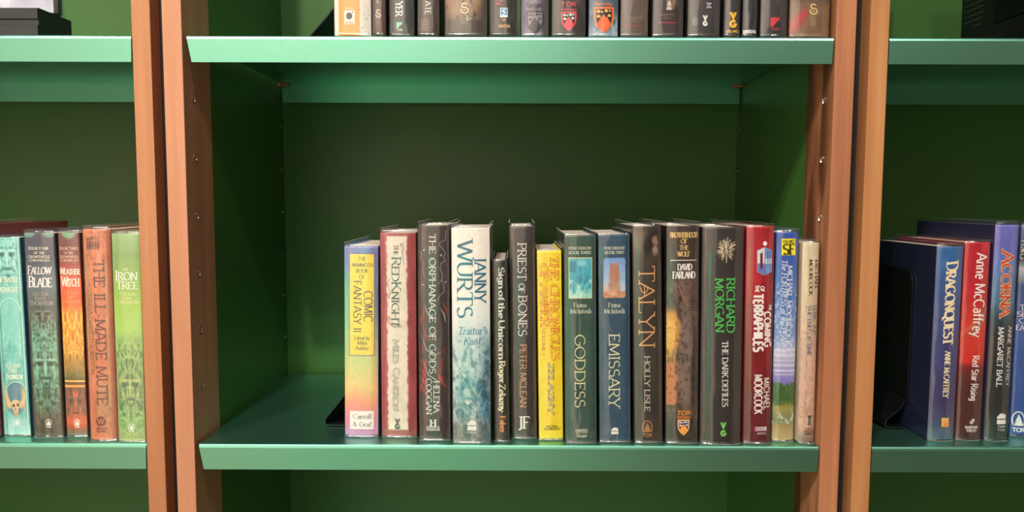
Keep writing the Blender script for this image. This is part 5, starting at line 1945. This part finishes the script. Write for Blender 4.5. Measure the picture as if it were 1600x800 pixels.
# ================================================================== bookends, display stand and the black book above
def bookend(X, y0, y1, zs, label, h=.205, fw=.0275, fh=.041):
    """enamelled steel bookend: upright plate with rounded corners, belled foot towards -x"""
    th = .0014
    prof = [(0, fh), (-.43 * fw, .62 * fh), (-.96 * fw, .0125), (-fw, .0100), (-fw, .0030), (-fw + .002, .0016), (-.0030, .0014)]
    bm = bmesh.new()
    # upright plate in the y-z plane with rounded top corners
    r = .018
    out = [(y0, fh)]
    for k in range(7):
        a = math.radians(180 - 15 * k)
        out.append((y0 + r + r * math.cos(a), h - r + r * math.sin(a)))
    for k in range(7):
        a = math.radians(90 - 15 * k)
        out.append((y1 - r + r * math.cos(a), h - r + r * math.sin(a)))
    out.append((y1, fh))
    f0 = [bm.verts.new((0, y, z)) for y, z in out]
    f1 = [bm.verts.new((-th, y, z)) for y, z in out]
    bm.faces.new(f0)
    bm.faces.new(f1[::-1])
    n = len(out)
    for i in range(n):
        bm.faces.new((f0[i], f0[(i + 1) % n], f1[(i + 1) % n], f1[i]))
    root = empty('bookend', (X, y0, zs))
    tag(root, label, 'bookend', 'black bookends')
    for v in bm.verts:
        v.co.y -= y0
    bm_obj('upright_plate', bm, BEND, root)
    P = np.array(prof)
    bm = bmesh.new()
    Q = []
    for i in range(len(P)):
        a = P[i] - P[i - 1] if i else P[1] - P[0]
        b_ = P[i + 1] - P[i] if i < len(P) - 1 else P[-1] - P[-2]
        t = a / np.linalg.norm(a) + b_ / np.linalg.norm(b_)
        t /= np.linalg.norm(t)
        Q.append(P[i] + np.array([-t[1], t[0]]) * th)
    loops = []
    for yy in (0, .004, y1 - y0 - .004, y1 - y0):
        e = .0 if yy in (.004, y1 - y0 - .004) else .0003
        loops.append([bm.verts.new((x, yy, z)) for x, z in list(P) + Q[::-1]])
    m = len(loops[0])
    for A, C in zip(loops, loops[1:]):
        for i in range(m):
            bm.faces.new((A[i], A[(i + 1) % m], C[(i + 1) % m], C[i]))
    k = len(P)
    for A in (loops[0], loops[-1]):
        for i in range(k - 1):
            bm.faces.new((A[i], A[i + 1], A[m - 2 - i], A[m - 1 - i]))
    bm_obj('belled_foot', bm, BEND, root)
    return root


first = [b for b in BOOKS if b.row == 'main'][0]
bookend(first.xl_b - .0006, .068, .20, ZLOW, 'black bookend at the left end of the middle row', fw=.0335, fh=.054)
ft = [b for b in BOOKS if b.row == 'top'][0]
bookend(ft.xl_b - .0006, .050, .17, ZTOP, 'black bookend beside the orange book on the upper shelf', fw=.038, fh=.056)
rb = [b for b in BOOKS if b.row == 'right'][0]
bookend(rb.xl_b - .0006, .068, .20, ZLOW, 'black bookend beside the navy book on the right-hand shelf')

# tall black book standing on the right-hand upper shelf, its left cover towards us
xk = .635
t = empty('book', (xk, .014, ZTOP + .0004))
tag(t, 'big black book on the right-hand upper shelf, striped cover towards us', 'book')
cv = painted('jacket_black_gloss', (.010, .012, .011), .3, .1)
box('back_cover', -.020, -.0175, 0, .165, 0, .27, cv, t, .0004)
box('front_cover', .0175, .020, 0, .165, 0, .27, cv, t, .0004)
box('spine', -.0175, .0175, -.003, .0, 0, .27, cv, t, .001)
box('page_block', -.017, .017, .002, .16, .003, .267, PAGES, t)
SV = painted('ink_dim_silver', (.06, .075, .06), .4, .1)
V, F = [], []
for k in range(16):
    z0 = .047 + k * .0075
    ya, yb = (.118, .160) if k else (.122, .140)
    i = len(V)
    V += [(-.0202, ya, z0), (-.0202, yb, z0), (-.0202, yb, z0 + .0014), (-.0202, ya, z0 + .0014)]
    F.append((i, i + 1, i + 2, i + 3))
mesh_obj('silver_stripes', V, F, SV, t)
bookend(xk - .0212, .012, .105, ZTOP, 'black bookend on the right-hand upper shelf, cut by the right edge', h=.16)

# black stepped display stand on the left-hand upper shelf, with a face-out book
STAND = painted('black_stand_plastic', (.018, .020, .021), .45, .08)
pR = hit(59, 51, 1, .02)
hs = hit(59, 11.5, 1, .02)[2] - ZTOP
t = empty('display_stand', (pR[0] - .08, .02, ZTOP + .0003))
tag(t, 'black stepped display stand on the left-hand upper shelf', 'display stand')
prof = [(0, .0), (0, hs * .40), (.0025, hs * .44), (.0025, hs * .60), (.0008, hs * .64), (.0008, hs * .97), (.003, hs), (.066, hs), (.066, 0)]
V = [(-.08, y, z) for y, z in prof] + [(.08, y, z) for y, z in prof]
n = len(prof)
F = [tuple(range(n))[::-1], tuple(range(n, 2 * n))] + [(i, (i + 1) % n, n + (i + 1) % n, n + i) for i in range(n)]
bm = bmesh.new()
vs = [bm.verts.new(v) for v in V]
for f in F:
    bm.faces.new([vs[i] for i in f])
bm_obj('stepped_body', bm, STAND, t)
box('back_rest', -.05, .05, .0640, .066, hs, hs + .12, STAND, t, .0006)

t2 = empty('book', (pR[0] - .0765, .054, ZTOP + hs + .0025))
tag(t2, 'pale lilac book in clear film, face out on the black stand', 'book')


def p_frost(u, v):
    n = fbm(u, v, 9, 9, 401)
    return ramp(n, [(0, (150, 140, 176)), (.5, (190, 190, 206)), (1, (206, 226, 222))])


wd, hh = .150, .22
us = np.linspace(0, 1, 31)
U, Vv = np.meshgrid(us, us)
V = np.stack([(U - .5) * wd, 0 * U, hh * (1 - Vv)], -1).reshape(-1, 3)
F = [(j * 31 + i, (j + 1) * 31 + i, (j + 1) * 31 + i + 1, j * 31 + i + 1) for j in range(30) for i in range(30)]
o = mesh_obj('front_cover', V, F, INK, t2)
C = lambda c: np.where(c <= .04045, c / 12.92, ((c + .055) / 1.055) ** 2.4)
cc = C(p_frost(U, Vv) / 255.).reshape(-1, 3)
at = o.data.color_attributes.new('ink', 'FLOAT_COLOR', 'POINT')
at.data.foreach_set('color', np.concatenate([cc, np.ones((len(cc), 1))], 1).astype(np.float32).ravel())
box('page_block', -wd / 2, wd / 2 - .003, .0005, .014, .003, hh - .003, PAGES, t2)
box('back_cover', -wd / 2, wd / 2, .0145, .017, 0, hh, painted('jacket_navy', lin((44, 48, 84)), .4, .08, 30), t2, .0004)
e = .002
V, F = [], []
path = [(-wd / 2, -.0008), (wd / 2 + e, -.0008), (wd / 2 + e + .001, .004), (wd / 2 + e + .001, .014), (wd / 2 + e, .0185), (-wd / 2, .0185)]
for z in np.linspace(-.002, hh + .003, 8):
    for x, y in path:
        V.append((x, y, z))
n = len(path)
for j in range(7):
    for i in range(n - 1):
        F.append((j * n + i, j * n + i + 1, (j + 1) * n + i + 1, (j + 1) * n + i))
mesh_obj('plastic_sleeve', V, F, FILMS[0], t2, True)
